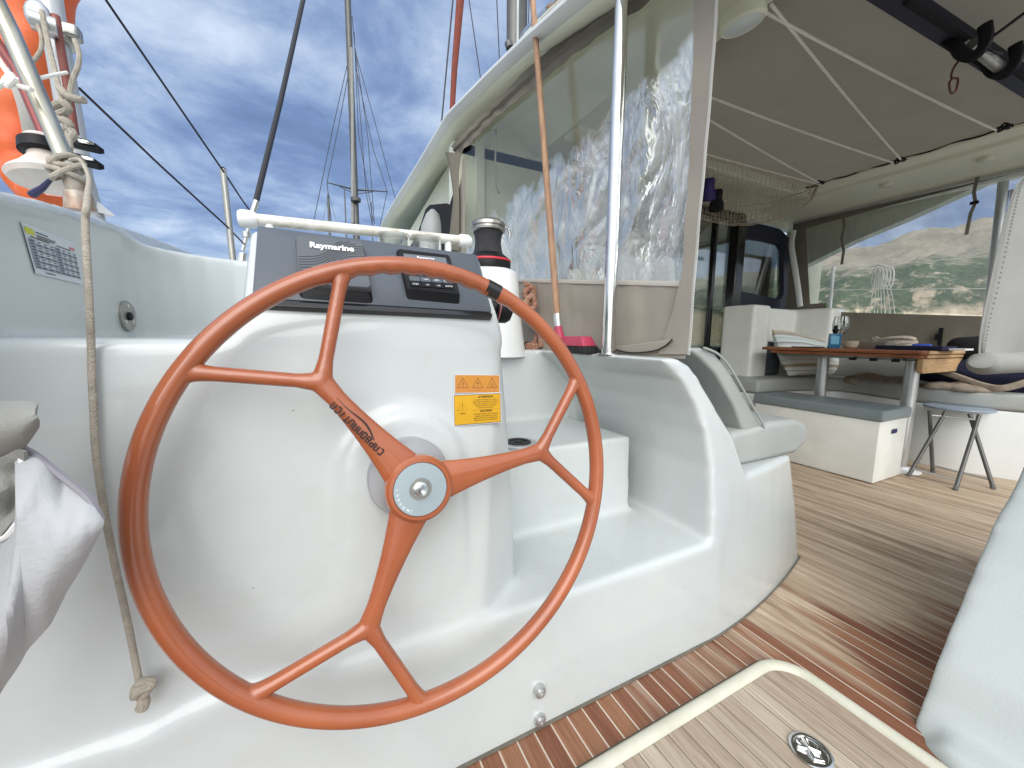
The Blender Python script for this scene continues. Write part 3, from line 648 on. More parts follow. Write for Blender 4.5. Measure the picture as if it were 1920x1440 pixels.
# lettering on the upper left spoke
fork1 = V((.243*math.cos(R_(126.9)), .243*math.sin(R_(126.9)), 0)); h0 = V((hubc[0], hubc[1], 0))
dirv = (fork1-h0).normalized()
WF2 = Frame(WF(0,0,.0142), WF.x, WF.y); WF2.n = WF.n
a0, b0 = WF2.hit(718,849), WF2.hit(622,755)
o2 = V((a0[0], a0[1])); e2 = V((b0[0], b0[1])); tl = (e2-o2).length
TF = Frame(WF(o2.x, o2.y, .0142), WF.x*(e2-o2).x + WF.y*(e2-o2).y, (WF.y*(e2-o2).x - WF.x*(e2-o2).y))
G = {'C': [[(1,1),(.15,1),(0,.85),(0,.15),(.15,0),(1,0)]], 'A': [[(0,0),(0,1),(.85,1),(1,.85),(1,0)], [(.38,.42),(.56,.42)]], 'R': [[(0,0),(0,1),(.85,1),(1,.8),(.8,.45),(.1,.45)]],
     'B': [[(0,0),(0,1),(.85,1),(.9,.55),(.1,.5)], [(.85,.52),(1,.3),(.9,0),(0,0)]], 'O': [[(.1,0),(0,.15),(0,.9),(.1,1),(.9,1),(1,.9),(1,.1),(.9,0),(.1,0)]],
     'N': [[(0,0),(0,1),(.85,1),(1,.85),(1,0)]], 'U': [[(0,1),(0,.15),(.15,0),(1,0),(1,1)]], 'T': [[(-.1,1),(1,1)], [(.5,1),(.5,0)]], 'I': [[(.5,0),(.5,1)]]}
m = MB(); word = 'CARBONAUTICA'; adv = tl/12.0
for i, ch in enumerate(word):
    for st in G[ch]:
        strip(m, TF, [(i*adv + .12*adv + x*adv*.62, -.0035 + y*.0098) for x, y in st], .0025, w0=.001)
sw = [WF2.hit(*p) for p in ((631,745),(650,765),(668,779),(684,793),(695,810),(701,826))]
sp_ = smooth_path([V((a, b, 0)) for a, b in sw], 5)
nsp = len(sp_)
strip(m, WF, [(p.x, p.y) for p in sp_], [.0006 + .0022*math.sin(math.pi*min(1, (i/nsp)**1.5)) for i in range(nsp)], w0=.0152)
LETT = m
def on_spoke(co): return co
LETT.build('lettering', inkd, wheel, smooth=False)
# flange on the console behind the hub
DC = V((.1405, face_y(.655)-.036, .655))
m = MB(); m.lathe([(.074,-.02),(.0745,.004),(.0725,.007),(.03,.0075),(.022,.012),(.022,.03)], DC, (0,-1,.1), 56)
fl = m.build('shaft_flange', mat('satin flange', (0.46,0.48,0.50), 0.36, 0.5, var=0.08, vscale=15), None)
tag(fl, 'round satin metal flange behind the orange wheel hub', 'shaft flange')

# ================================================================ CONSOLE TOP
PF = Frame((-.093, .781, .96), (1,0,0), (0, math.sin(R_(40)), math.cos(R_(40))))
if PF.n.y > 0: PF.n = -PF.n
# panel outline from the photo corners
def PFh(*a): return PF.hit(*a)
m = MB(); q = [PFh(484,428), PFh(893,481), PFh(921,588), PFh(474,562)]
def inset(poly, r):
    out = []; n = len(poly)
    for i in range(n):
        p = V(poly[i]); a = V(poly[i-1]); b = V(poly[(i+1) % n])
        for k in range(5):
            t = k/4; s0 = p + (a-p).normalized()*r; s1 = p + (b-p).normalized()*r
            out.append(tuple((s0*(1-t)**2 + p*2*t*(1-t) + s1*t*t)))
    return out
pq = inset(q, .008)
m.prism([PF(u, v, -.004) for u, v in pq], PF.n*.010)
ip = m.build('instrument_panel', panelg, None, bevel=.0012, bseg=2)
tag(ip, 'slate grey instrument panel across the sloping top of the helm console', 'instrument panel')
m = MB(); m.prism([PF(u, v, -.006) for u, v in inset([PFh(473,563), PFh(921,589), PFh(922,597), PFh(473,575)], .003)], PF.n*.011)
tag(m.build('panel_trim', blackg, None, bevel=.001), 'black glossy trim strip along the bottom of the instrument panel', 'trim strip')
# chartplotter under its sun cover
def hitw(px, py, w_):
    d = ray(px, py); o_ = PF.o + PF.n*w_; t = PF.n.dot(o_-CP)/PF.n.dot(d); q_ = CP + d*t - o_
    return q_.dot(PF.x), q_.dot(PF.y)
def rq(pts, r, w_=.006): return inset([hitw(*p, w_) for p in pts], r)
cv = empty('chartplotter', PF(*PFh(630,500)), 'chartplotter under a slate sun cover with black wave lines and white lettering', 'chartplotter')
body = rq([(554,440),(680,454),(697,541),(557,531)], .010, .0265); base = rq([(553,444),(682,460),(701,571),(562,561)], .012)
m = MB(); nb = len(body)
wv = [.006, .018, .024, .0265]; sc = [1, .995, .97, .93]
bc = V(body[0])*0
for b in body: bc += V(b)
bc /= nb; kc = V((0,0))
for b in base: kc += V(b)
kc /= nb
vs = []
for b in base: vs.append(PF(b[0], b[1], .005))
for b, w_ in ((1.0,.016),(1.0,.024),(.975,.0275)):
    for q_ in body: p = bc+(V(q_)-bc)*b; vs.append(PF(p.x, p.y, w_))
fs = [(k*nb+i, k*nb+(i+1) % nb, (k+1)*nb+(i+1) % nb, (k+1)*nb+i) for k in range(3) for i in range(nb)] + [tuple(3*nb+i for i in range(nb))]
m.add(vs, fs[nb:]) if False else m.add(vs, fs)
m.m = [1]*nb + [0]*(len(fs)-nb)
o = m.build('sun_cover', [coverg, black], cv, ang=50); 
m = MB(); u0, v0 = hitw(580,462,.029)
text_mb(m, 'Raymarine', PF, u0, v0-.002, .0215, w_=.0290, depth=.0006, xs=.86, bold=.035, rot=R_(0))
m.build('lettering', lettw, cv, smooth=False)
m = MB(); uL, vB = PFh(556,530); uR, vT = PFh(686,452)
uL = body and min(b[0] for b in body)+.004; uR = max(b[0] for b in body)-.005; vB = min(b[1] for b in body); vT = max(b[1] for b in body)
for k in range(-8, 14):
    y0 = vB + .070 - .0072*k; pts = []
    for j in range(25):
        t = j/24; s = 1/(1+math.exp(-(t-.50)*9)); x = uL+(uR-uL)*t; y = y0 + s*.062
        if vB+.006 < y < vT-.004 and (k >= 0 or t > .50) and not (x > uR-.02 and y > vT-.01): pts.append((x, y))
    if len(pts) > 2: strip(m, PF, pts, .0015, w0=.0279)
m.build('wave_lines', inkb, cv, smooth=False)
# autopilot head
ap = empty('autopilot_display', PF(*PFh(805,520)), 'small autopilot display with dim screen and a grid of black buttons', 'autopilot')
body = rq([(745,466),(843,478),(863,553),(762,543)], .006, .0195); base = rq([(742,470),(843,482),(862,571),(764,562)], .006)
m = MB(); vs = [PF(b[0], b[1], .005) for b in base]; nb = len(body)
for w_, b in ((.018,1.0),(.0205,.97)):
    bc = V((0,0))
    for q_ in body: bc += V(q_)
    bc /= nb
    for q_ in body: p = bc+(V(q_)-bc)*b; vs.append(PF(p.x, p.y, w_))
fs = [(k*nb+i, k*nb+(i+1) % nb, (k+1)*nb+(i+1) % nb, (k+1)*nb+i) for k in range(2) for i in range(nb)] + [tuple(2*nb+i for i in range(nb))]
m.add(vs, fs); hs = m.build('housing', black, ap, ang=40)
ua, va = hitw(762,543,.0205); ub, vb_ = hitw(863,553,.0205); aw = (ub-ua)-.014; ah = hitw(745,466,.0205)[1]-va-.014
AF = Frame(PF(ua+.007, va+.007, .0207), PF.x, PF.y); AF.n = PF.n
m = MB(); m.fbox(AF, .002, aw-.002, .036, ah-.008, 0, .0006)
m.build('screen', lcd, ap, smooth=False)
m = MB(); strip(m, AF, rrect(-.001, aw+.001, -.001, ah+.001, .006), .0009, w0=.001, closed=True); m.build('bezel_line', inkb, ap, smooth=False)
cw = (aw-.004)/4
for r_ in range(2):
    for c_ in range(4):
        m = MB(); u = .002 + c_*cw; v = .002 + r_*.0155
        m.prism([AF(x, y, 0) for x, y in rrect(u+.0007, u+cw-.0007, v, v+.0138, .002, 3)], AF.n*.0022); bt = m.build('button', panelg if r_ else black, ap, smooth=False)
        m = MB(); text_mb(m, [['STBY','-10','+10','AUTO'],['.','<AP','AP>','TRACK']][r_][c_], AF, u+cw/2, v+.0045, .0058, w_=.0024, align='CENTER', depth=.0001); m.build('lettering', lettw, bt, smooth=False)
m = MB(); text_mb(m, 'Raymarine', AF, aw/2, ah-.019, .009, w_=.0012, align='CENTER', depth=.0001, bold=.02); m.build('lettering', lettw, ap, smooth=False)

# warning stickers
def sticker_frame(p0, p1, p2):
    A, B, C_ = [V((p.x, p.y, p.z)) for p in (p0, p1, p2)]
    F = Frame(A, B-A, C_-A)
    if F.n.y > 0: F.n = -F.n
    return F
def face_hit(px, py, off=.0025):
    d = ray(px, py); t = 1.0
    for _ in range(30):
        p = CP + d*t; t += (face_y(p.z)-off-p.y)/d.y*.9
    return CP + d*t
t_ = empty('warning_label', face_hit(893,720), 'amber warning label with a row of three triangles, upper of the two on the console', 'warning label')
F1 = sticker_frame(face_hit(853,736.5), face_hit(936,735.5), face_hit(853,703)); W1 = (face_hit(936,735.5)-F1.o).length; H1 = (face_hit(853,703)-F1.o).length
# 'n' towards the viewer
m = MB(); m.fbox(F1, -.001, W1+.001, -.001, H1+.001, -.002, .0001); m.build('border', labw, t_, smooth=False)
m = MB(); m.fbox(F1, 0, W1, 0, H1, -.002, .0004); m.build('film', ora, t_, smooth=False)
def tri(mb, F, cx, by, h, wd=.0012): strip(mb, F, [(cx-h*.58, by), (cx+h*.58, by), (cx, by+h)], wd, w0=.0007, closed=True)
m = MB()
for cx in (.17,.5,.83): tri(m, F1, W1*cx, H1*.28, H1*.56)
F = F1; cx = W1*.17; strip(m, F, [(cx,H1*.42),(cx,H1*.66)], .0012, w0=.0007); strip(m, F, [(cx,H1*.33),(cx,H1*.37)], .0012, w0=.0007)
cx = W1*.5; strip(m, F, [(cx-.003,H1*.52),(cx+.003,H1*.58)], .0006, w0=.0007); strip(m, F, [(cx-.003,H1*.58),(cx+.003,H1*.52)], .0006, w0=.0007); strip(m, F, [(cx,H1*.34),(cx,H1*.5),(cx+.001,H1*.62)], .0005, w0=.0007)
cx = W1*.83; strip(m, F, [(cx-.0035,H1*.35),(cx+.0035,H1*.35),(cx+.0035,H1*.54),(cx,H1*.5),(cx-.0035,H1*.54)], .0005, w0=.0007, closed=True); strip(m, F, [(cx,H1*.35),(cx,H1*.5)], .0005, w0=.0007)
text_mb(m, '------', F1, W1*.47, H1*.10, .004, w_=.0007, depth=.0001)
m.build('symbols', inkd, t_, smooth=False)
t_ = empty('warning_label', face_hit(896,770), 'yellow black edged warning label reading ATTENTION and CAUTION, lower of the two', 'warning label')
F2 = sticker_frame(face_hit(852,798), face_hit(939,791), face_hit(851,741)); W2 = (face_hit(939,791)-F2.o).length; H2 = (face_hit(851,741)-F2.o).length
m = MB(); m.fbox(F2, -.0015, W2+.0015, -.0015, H2+.0015, -.002, .0003); m.build('border', labw, t_, smooth=False)
m = MB(); m.fbox(F2, 0, W2, 0, H2, -.002, .0007); m.build('film', yel, t_, smooth=False)
m = MB(); strip(m, F2, [(.0005,.0005),(W2-.0005,.0005),(W2-.0005,H2-.0005),(.0005,H2-.0005)], .0011, w0=.001, closed=True)
tri(m, F2, W2*.175, H2*.48, H2*.32, .0014); cx = W2*.175; strip(m, F2, [(cx,H2*.58),(cx,H2*.70)], .001, w0=.001); strip(m, F2, [(cx,H2*.53),(cx,H2*.555)], .001, w0=.001)
text_mb(m, 'ATTENTION', F2, W2*.67, H2*.87, .0062, w_=.001, align='CENTER', depth=.0001, bold=.03)
text_mb(m, 'CAUTION', F2, W2*.67, H2*.39, .0062, w_=.001, align='CENTER', depth=.0001, bold=.03)
for i, s_ in enumerate(['Si ce panier, voir inquiet et son milieu a', 'pieton fuses, en navigation (sous voiles ou', 'dans ce port moteur) de 12 neuvent il est', 'important de bloquer la commande', "d'inverseur au point mort."]): text_mb(m, s_, F2, W2*.67, H2*(.795-.068*i), .0034, w_=.001, align='CENTER', depth=.0001)
for i, s_ in enumerate(['If this boat is equipped with a mechanical', 'gearbox, when sailing with a running', 'speed over 12 knots it is essential to lock', 'the gear handle on the neutral position.']): text_mb(m, s_, F2, W2*.67, H2*(.31-.068*i), .0034, w_=.001, align='CENTER', depth=.0001)
strip(m, F2, [(W2*.36,H2*.47),(W2*.97,H2*.47)], .0003, w0=.001); text_mb(m, '2208768', F2, W2*.175, H2*.36, .0034, w_=.001, align='CENTER', depth=.0001)
m.build('lettering', inkd, t_, smooth=False)

# frequency chart label on the bulwark
BFm = Frame((-.4185, 1, 1), (0,1,0), (0,0,1))
BFm.n = V((1,0,0))
t_ = empty('frequency_chart', BFm.P(100,470), 'small clear film chart with a grey table and lime corner stuck on the bulwark', 'chart label')
c1, c2, c3, c4 = [V(BFm.hit(*p)) for p in ((38,415),(140,455),(155,534),(66,513))]
def bil(u, v): return c1*(1-u)*v + c2*u*v + c3*u*(1-v) + c4*(1-u)*(1-v)
class Q:
    n = BFm.n
    def __call__(s, u, v, w=0): p = bil(u, v); return BFm(p.x, p.y, w)
QF = Q()
def rect(mb, u0, u1, v0, v1, w_): mb.add([QF(u0,v0,w_), QF(u1,v0,w_), QF(u1,v1,w_), QF(u0,v1,w_)], [(0,1,2,3)])
m = MB(); rect(m, 0,1,0,1,.0006); m.build('film', labw, t_, smooth=False)
m = MB()
for c_ in range(8):
    for r_ in range(10):
        u0 = .03+c_*.118; v0 = .13+r_*.058
        if (r_ in (0,2,4,6,8)) or c_ in (0,4) and r_ % 2: rect(m, u0, u0+.116, v0, v0+.057, .001)
m.build('table_cells', labgr, t_, smooth=False)
m = MB()
for c_ in range(8):
    for r_ in range(10):
        u0 = .03+c_*.118+.03; v0 = .13+r_*.058+.02; rect(m, u0, u0+.05+.02*random.random(), v0, v0+.018, .0014)
for v0, u0, u1 in ((.88,.2,.42),(.82,.2,.55),(.78,.2,.52),(.745,.08,.42),(.745,.55,.85),(.06,.2,.38)): rect(m, u0, u1, v0, v0+.02, .0014)
for a in ((.03,.975,.128,.132),(.03,.975,.712,.716)): rect(m, *a, .0014)
m.build('printing', inkb, t_, smooth=False)
m = MB(); rect(m, .02,.17,.80,.93,.0012); m.build('corner_mark', laby, t_, smooth=False)
m = MB(); rect(m, .83,.95,.78,.84,.0012); m.build('corner_mark', labr, t_, smooth=False)
# round steel fitting on bulwark
fc = V(PX(238,593,-.417)); 
t_ = empty('deck_fitting', fc, 'round steel plate with black push button low on the bulwark', 'steel fitting')
rr_ = abs(PX(238,565,-.417).z - fc.z)
m = MB(); m.lathe([(rr_*1.0,-.02),(rr_,.003),(rr_*.95,.005),(.002,.0035)], fc, (1,-.04,0), 36); m.build('plate', dull, t_)
m = MB(); m.lathe([(rr_*.28,.0),(rr_*.28,.008),(rr_*.2,.010)], fc, (1,-.04,0), 20); m.build('button', black, t_)
for a in (90, 215, 330):
    m = MB(); p = fc + V((.0,0,0)) + V((0.0,1.0,0)).normalized()*rr_*.68*math.cos(R_(a)) + V((0,0,1))*rr_*.68*math.sin(R_(a)); m.lathe([(rr_*.13,.002),(rr_*.13,.0055),(rr_*.05,.006)], p, (1,-.04,0), 12); m.build('screw', chrome, t_)

# white rail across the console top, end caps, cup loops
y_ = 1.0
a = PY(476,411,y_); b = PY(868,451,y_)
t_ = empty('grab_rail', (a+b)/2, 'white tubular grab rail behind the instrument panel', 'grab rail')
m = MB(); m.tube([a, a.lerp(b,.5), b], .0120, 20); m.build('tube', mat('white coated tube', (0.75,0.74,0.69), 0.2, coat=0.5, col2=(0.5,0.45,0.36), vscale=26), t_)
for p, s in ((PY(466,411,y_), .018), (PY(872,452,y_), .0165)):
    m = MB(); m.lathe([(s*.8,-.018),(s,-.012),(s,.008),(s*.7,.016)], p, (1,0,0), 24); m.build('end_cap', white, t_)
for px_ in (505, 840):
    p = PY(px_, 430, y_); m = MB(); q = PY(px_, 411 + (px_-476)*.102, y_); m.tube([q, q-V((0,0,.09))], .009, 12); m.build('bracket', white, t_)
for cx, lab in ((738,'left'), (798,'right')):
    p = PY(cx, 440+(cx-738)*.09, .992)
    t_ = empty('cup_holder', p, 'clear acrylic cup ring %s behind the panel' % ('nearer the chartplotter' if cx == 738 else 'nearer the winch'), 'cup holder', 'cup rings behind the panel')
    m = MB(); rr2 = .036; m.tube([p+V((rr2*math.cos(2*math.pi*k/32), rr2*.9*math.sin(2*math.pi*k/32), 0)) for k in range(32)], .0018, 8, closed=True); m.build('ring', acryl, t_)
    m = MB(); m.lathe([(rr2*.86,-.035),(rr2*.9,-.001)], p, (0,0,1), 28); m.build('cup_wall', acryl, t_)
    m = MB(); m.tube([p+V((rr2,0,0)), p+V((rr2,0,-.06))], .0022, 8); m.build('stem', white, t_)

# ================================================================ PORT COAMING HARDWARE
# winch pod
pc = V((.655, 1.475, .86))
m = MB(); m.lathe([(.130,-.02),(.124,.02),(.119,.15),(.118,.302),(.112,.317),(.098,.325),(.03,.327)], pc, (0,0,1), 56)
for v in m.v: v.x += (v.z-pc.z)*-.10
tag(m.build('winch_pedestal', gelw, None), 'tall white round winch pedestal beside the helm', 'winch pedestal')
wc = V((PY(915,500,1.465).x, 1.465, PY(915,505,1.465).z))
WS = 1.19
def wl(pr): return [(a*WS, b*WS) for a, b in pr]
t_ = empty('winch', wc, 'black sheet winch with a chrome top on the white pedestal', 'winch')
m = MB(); m.lathe(wl([(.074,-.012),(.076,.0),(.076,.02),(.070,.034),(.056,.045),(.050,.050)]), wc, (0,0,1), 48); m.build('base', black, t_)
m = MB(); m.lathe(wl([(.0765,.022),(.0772,.024),(.0772,.027),(.076,.029)]), wc, (0,0,1), 48); m.build('red_ring', mat('red ring', (0.55,0.03,0.05), 0.4), t_)
m = MB(); m.lathe(wl([(.050,.048),(.047,.06),(.043,.085),(.045,.105),(.050,.118),(.048,.12)]), wc, (0,0,1), 48); m.build('drum', mat('knurled drum', (0.045,0.045,0.05), 0.45, 0.4, bump=0.6, bscale=300, var=0.3, vscale=40), t_)
m = MB(); m.lathe(wl([(.050,.118),(.057,.122),(.058,.128),(.052,.130),(.052,.134),(.057,.137),(.056,.147),(.044,.156),(.015,.158)]), wc, (0,0,1), 48); m.build('self_tailer', dull, t_)
m = MB(); m.tube([wc+V(q)*WS for q in ((.050,-.01,.146),(.066,-.014,.140),(.074,-.016,.122),(.072,-.016,.108))], [.006,.006,.006,.0045], 10); m.build('feeder_arm', chrome, t_)
# small halyard winch lying sideways
c_ = PY(938,578,1.05)
t_ = empty('winch', c_, 'small black winch drum poking out sideways below the pedestal top', 'winch')
m = MB(); m.lathe([(.028,-.05),(.028,-.005),(.040,.0),(.042,.012),(.040,.03),(.030,.042),(.012,.047)], c_-V((.01,0,0)), (1,-.3,-.15), 36); m.build('drum', black, t_)
m = MB(); m.lathe([(.0405,.004),(.0425,.005),(.0425,.007),(.0405,.008)], c_-V((.01,0,0)), (1,-.3,-.15), 36); m.build('red_ring', mat('dull red ring', (0.4,0.12,0.12), 0.5), t_)

# roof overhang and its two side beams -------------------------------------------------
XR = .80
re = [(PX(px, py, XR).y, PX(px, py, XR).z) for px, py in ((1160,-35),(1100,12),(1000,92),(925,158),(850,227),(790,320),(748,382),(722,424))]
re = [(.42, 1.80)] + re + [(6.2, re[-1][1]-.35)]
XIN = 1.66
def zin(y): return 2.24
m = MB(); secs = []
dense = []
for i in range(len(re)-1):
    for k in range(5): t = k/5; dense.append((re[i][0]*(1-t)+re[i+1][0]*t, re[i][1]*(1-t)+re[i+1][1]*t))
dense.append(re[-1])
for (y, z) in dense:
    zt = max(z+.10, 2.30)
    secs.append([(XR+.045, y, z+.002), (XR+.012, y, z+.004), (XR, y, z+.018), (XR-.004, y, z+.045), (XR+.02, y, z+.075), (XR+.30, y, z+.20), (1.3, y, zt+.12), (XIN+.02, y, zt+.16), (XIN+.02, y, 2.262),
                 (XIN-.005, y, 2.242), (XIN-.18, y, 2.235), (XIN-.20, y, 2.215), (XR+.46, y, z+.13), (XR+.44, y, z+.118), (XR+.12, y, z+.03), (XR+.10, y, z+.012)])
ns = len(secs[0]); vs = [p for s in secs for p in s]
fs = [(i*ns+k, i*ns+(k+1) % ns, (i+1)*ns+(k+1) % ns, (i+1)*ns+k) for i in range(len(secs)-1) for k in range(ns)] + [tuple(range(ns)), tuple((len(secs)-1)*ns+k for k in range(ns-1, -1, -1))]
m.add(vs, fs)
hard = empty('hardtop', (2.7,1.0,2.2), 'cream moulded hardtop roof over the cockpit, edged pale blue white', 'hardtop')
bm_ = m.build('port_beam', gelc, hard, ang=50)
m = MB()
m.tube([(XR-.001, y, z+.03) for y, z in dense], .020, 10, flat=.044, nrm=(1,0,0)); m.build('edge_moulding', gelw, hard)
# forward roof over saloon
m = MB(); m.hull([(x, y, z) for x in (1.6, 4.1) for y in (2.25, 6.2) for z in (2.27, 2.45)]); m.build('saloon_roof', gelc, hard)
# starboard beam
XS, XSO = 4.02, 4.66
m = MB(); sb = [(XS, 2.30), (XS+.02, 2.275), (XS+.14, 2.265), (XS+.16, 2.235), (XS+.46, 2.215), (XSO-.02, 2.20), (XSO+.05, 2.14), (XSO+.10, 2.15), (5.2, 2.25), (5.2, 2.5), (XS, 2.5)]
m.prism([(x, .42, z) for x, z in sb], (0, 5.8, 0)); m.build('starboard_beam', gelc, hard, bevel=.01)
# deep outer side of the roof outside the starboard window
vp = [PX(1500,503,4.95), PX(1600,452,4.95), PX(1700,410,4.95), PX(1845,343,4.95), PX(2000,285,4.95)]
m = MB(); m.prism([tuple(p) for p in vp] + [(4.95, vp[-1].y, 2.6), (4.95, vp[0].y, 2.6)], (.12, 0, 0)); m.build('side_skirt', gelc, hard, smooth=False)
# cross beam of roof at front of awning
m = MB(); m.hull([(x, y, z) for x in (1.5, 4.2) for y in (2.12, 2.3) for z in (2.215, 2.4)]); m.build('cross_beam', gelc, hard, bevel=.02)

# brown awning ceiling
def ceil_fn(u, v):
    x = 1.55 + (4.10-1.55)*u; y = .42 + 1.78*v
    sag = .025*math.sin(math.pi*u) + .012*math.sin(y*5.5) * math.sin(math.pi*u)
    return (x, y, 2.300 - sag + .012*noise.noise(V((x*3, y*5, 0))) + .005*noise.noise(V((x*9+y*5, y*16, 2))))
aw_ = empty('awning', (2.8,.6,2.3), 'brown fabric awning stretched as ceiling over the cockpit', 'awning')
MB().grid(70, 50, ceil_fn, thick=-.004).build('fabric', ceilm, aw_)
for yy in ():
    m = MB(); m.grid(40, 2, lambda u, v, yy=yy: (lambda p: (p[0], p[1], p[2]-.004))(ceil_fn(u, (yy+1.0+.035*v)/3.2))); m.build('seam', ceilm, aw_)
m = MB(); m.tube([(XS+.005, .42+.05*k, 2.292+.006*math.sin(k*1.3)) for k in range(36)], .006, 6); m.build('piping', black, aw_)
# dark cross bar + sheet block
db = empty('traveller_beam', (2.8,.8,2.2), 'dark navy metal beam crossing under the brown awning', 'beam')
ba = [PZ(1560,-38,2.235), PZ(2100,272,2.235)]
bd = (ba[1]-ba[0]).normalized(); bn_ = V((bd.y, -bd.x, 0))
if bn_.y > 0: bn_ = -bn_
wb = (PZ(1700,0,2.235)-PZ(1700,0,2.235)).length
m = MB(); pA = [PZ(1600,-12,2.225), PZ(1921,188,2.225), PZ(2150,330,2.225)]; pB = [PZ(1700,0,2.225), PZ(1921,142,2.225), PZ(2150,292,2.225)]
m.prism([tuple(pA[0]), tuple(pA[2]), tuple(pB[2]), tuple(pB[0])], (0,0,.06)); m.build('beam', navy, db, bevel=.006)
m = MB(); m.tube([pB[0]+V((0,.0,-.002)), pB[2]+V((0,0,-.002))], .014, 10); m.build('track', blackc, db)
kb = PZ(1812,100,2.19)
bk = empty('sheet_block', kb, 'grey block bracket with black straps hanging under the dark beam', 'block')
BK = Frame(kb, bd, (0,0,1))
m = MB(); m.tube([kb+bd*-.10+V((0,-.05,-.02)), kb+bd*.16+V((0,-.05,-.045))], .022, 16); m.build('roller', dull, bk)
for dx in (-.115, .17):
    m = MB(); c = kb+bd*dx; m.tube(smooth_path([c+V((0,.03,.05)), c+V((0,-.005,.0)), c+V((0,-.03,-.05)), c+V((0,-.07,-.08)), c+V((0,-.095,-.04)), c+V((0,-.085,.03))], 5), .010, 8, flat=.022); m.build('strap', black, bk)
for dx, zz in ((-.07,.0),(-.03,.012),(.12,.0)):
    m = MB(); c = kb+bd*dx+V((0,-.02,.01+zz)); m.box(c, (.012,.028,.010)); m.build('buckle', white, bk, bevel=.002)
m = MB(); m.tube(smooth_path([kb+bd*.02+V((0,-.02,.02)), kb+bd*.05+V((0,-.08,-.03)), kb+bd*.0+V((0,-.10,-.06)), kb+bd*-.02+V((0,-.06,-.02))], 5), .005, 6)
m.build('lashing', wire, bk)
sh_ = PZ(1790,118,2.14)
sk = [PZ(1802,108,2.17), PZ(1788,128,2.12), PZ(1784,146,2.10), PZ(1796,148,2.10), PZ(1792,170,2.06), PZ(1783,174,2.05), PZ(1780,156,2.07), PZ(1786,147,2.10)]
m = MB(); m.tube(smooth_path(sk, 5), .0042, 8); tag(m.build('carabiner', mat('brown anodised', (0.10,0.035,0.02), 0.4, 0.6), None), 'small brown carabiner dangling from the sheet block', 'carabiner')
m = MB(); m.tube([PZ(1828,92,2.19), PZ(1880,55,2.17), PZ(1960,-5,2.15)], .006, 8); tag(m.build('sheet_line', wire, None), 'dark purple line running from the sheet block to the upper right', 'line')

# white lacing lines under the awning
def line3(name, pts, r, mt, label, cat='line', group=None):
    m = MB(); m.tube(pts, r, 8); return tag(m.build(name, mt, None), label, cat, group)
def sagl(a, b, s, n=12): return [a.lerp(b, k/n) - V((0,0,s*4*(k/n)*(1-k/n))) for k in range(n+1)]
zl = 2.245
g_ = 'lacing lines under the awning'
line3('lacing_line', sagl(PZ(1430,20,zl), PZ(1872,246,zl), .012), .0065, ropew, 'white lacing line from the port beam lamp to the far right lashing', group=g_)
line3('lacing_line', sagl(PZ(1446,8,zl), PZ(1690,300,zl), .012), .0065, ropew, 'steeply slanting white lacing line crossing another near its top', group=g_)
line3('lacing_line', sagl(PZ(1250,150,zl), PZ(1678,306,zl), .012), .0065, ropew, 'white lacing line ending at the middle lashing, third from the top', group=g_)
line3('lacing_line', sagl(PZ(1240,170,zl), PZ(1538,344,zl), .010), .0065, ropew, 'white lacing line slanting down to the lashing by the net corner', group=g_)
line3('lacing_line', sagl(PZ(1240,265,zl), PZ(1538,346,zl), .006), .0058, ropew, 'lowest white lacing line just above the hanging net', group=g_)
for px_, py_, lb in ((1537,343,'black lashing where the net meets the starboard beam'), (1688,300,'black lashing midway along the starboard beam'), (1885,238,'black lashing at the far right of the starboard beam')):
    c = PZ(px_, py_, 2.25); m = MB()
    m.tube(smooth_path([c+V((.035*math.cos(k*1.9), .03*math.sin(k*1.9), .014*math.sin(k*2.7))) for k in range(7)], 5), .006, 6)
    m.box(c+V((.03,0,.006)), (.05,.018,.015)); tag(m.build('lashing', black, None), lb, 'lashing', 'lashings on the starboard beam')

# hammock net
def net_pt(u, v):   # u along, v from the rear edge (0) to the front edge (1)
    a = PZ(1180,262,2.22).lerp(PZ(1533,347,2.24), u); b = V((2.75,2.56,2.16)).lerp(V((3.98,2.40,2.17)), u)
    e = PZ(1533,347,2.24)
    b = b.lerp(e, max(0, (u-.72)/.28)**1.6)
    p = a.lerp(b, v); pin = max(0, math.sin(math.pi*min(1, u*.98)))**.45 if u < 1 else 0
    return p - V((0, 0, .30*math.sin(math.pi*v)*pin))
m = MB(); NU, NV = 44, 13
for j in range(NV+1):
    m.tube([net_pt(i/NU, j/NV)+V((.006*random.uniform(-1,1), .006*random.uniform(-1,1), .006*random.uniform(-1,1))) for i in range(NU+1)], .0035 if j in (0, NV) else .0019, 4)
for i in range(0, NU+1):
    m.tube([net_pt(i/NU+.010*math.sin(j*2.1+i), min(1, j/NV)) for j in range(NV+1)], .0019, 4)
tag(m.build('hammock_net', netm, None, smooth=False), 'beige cord storage net slung below the front of the awning', 'net')
c = PY(1333,365,2.1)
t_ = empty('binoculars', c, 'dark purple and black rubber object lying in the net behind the zip', 'binoculars')
for k, (dx, dz, rx) in enumerate(((-.02,.02,.055),(.05,-.02,.055))):
    m = MB(); m.lathe([(.03,-.08),(.042,-.06),(.036,-.01),(.05,.02),(.052,.07),(.04,.08)], c+V((dx*1.4,0,dz*1.6)), (.3,.2,-.9), 18); m.build('barrel', purp if k == 0 else blackc, t_)

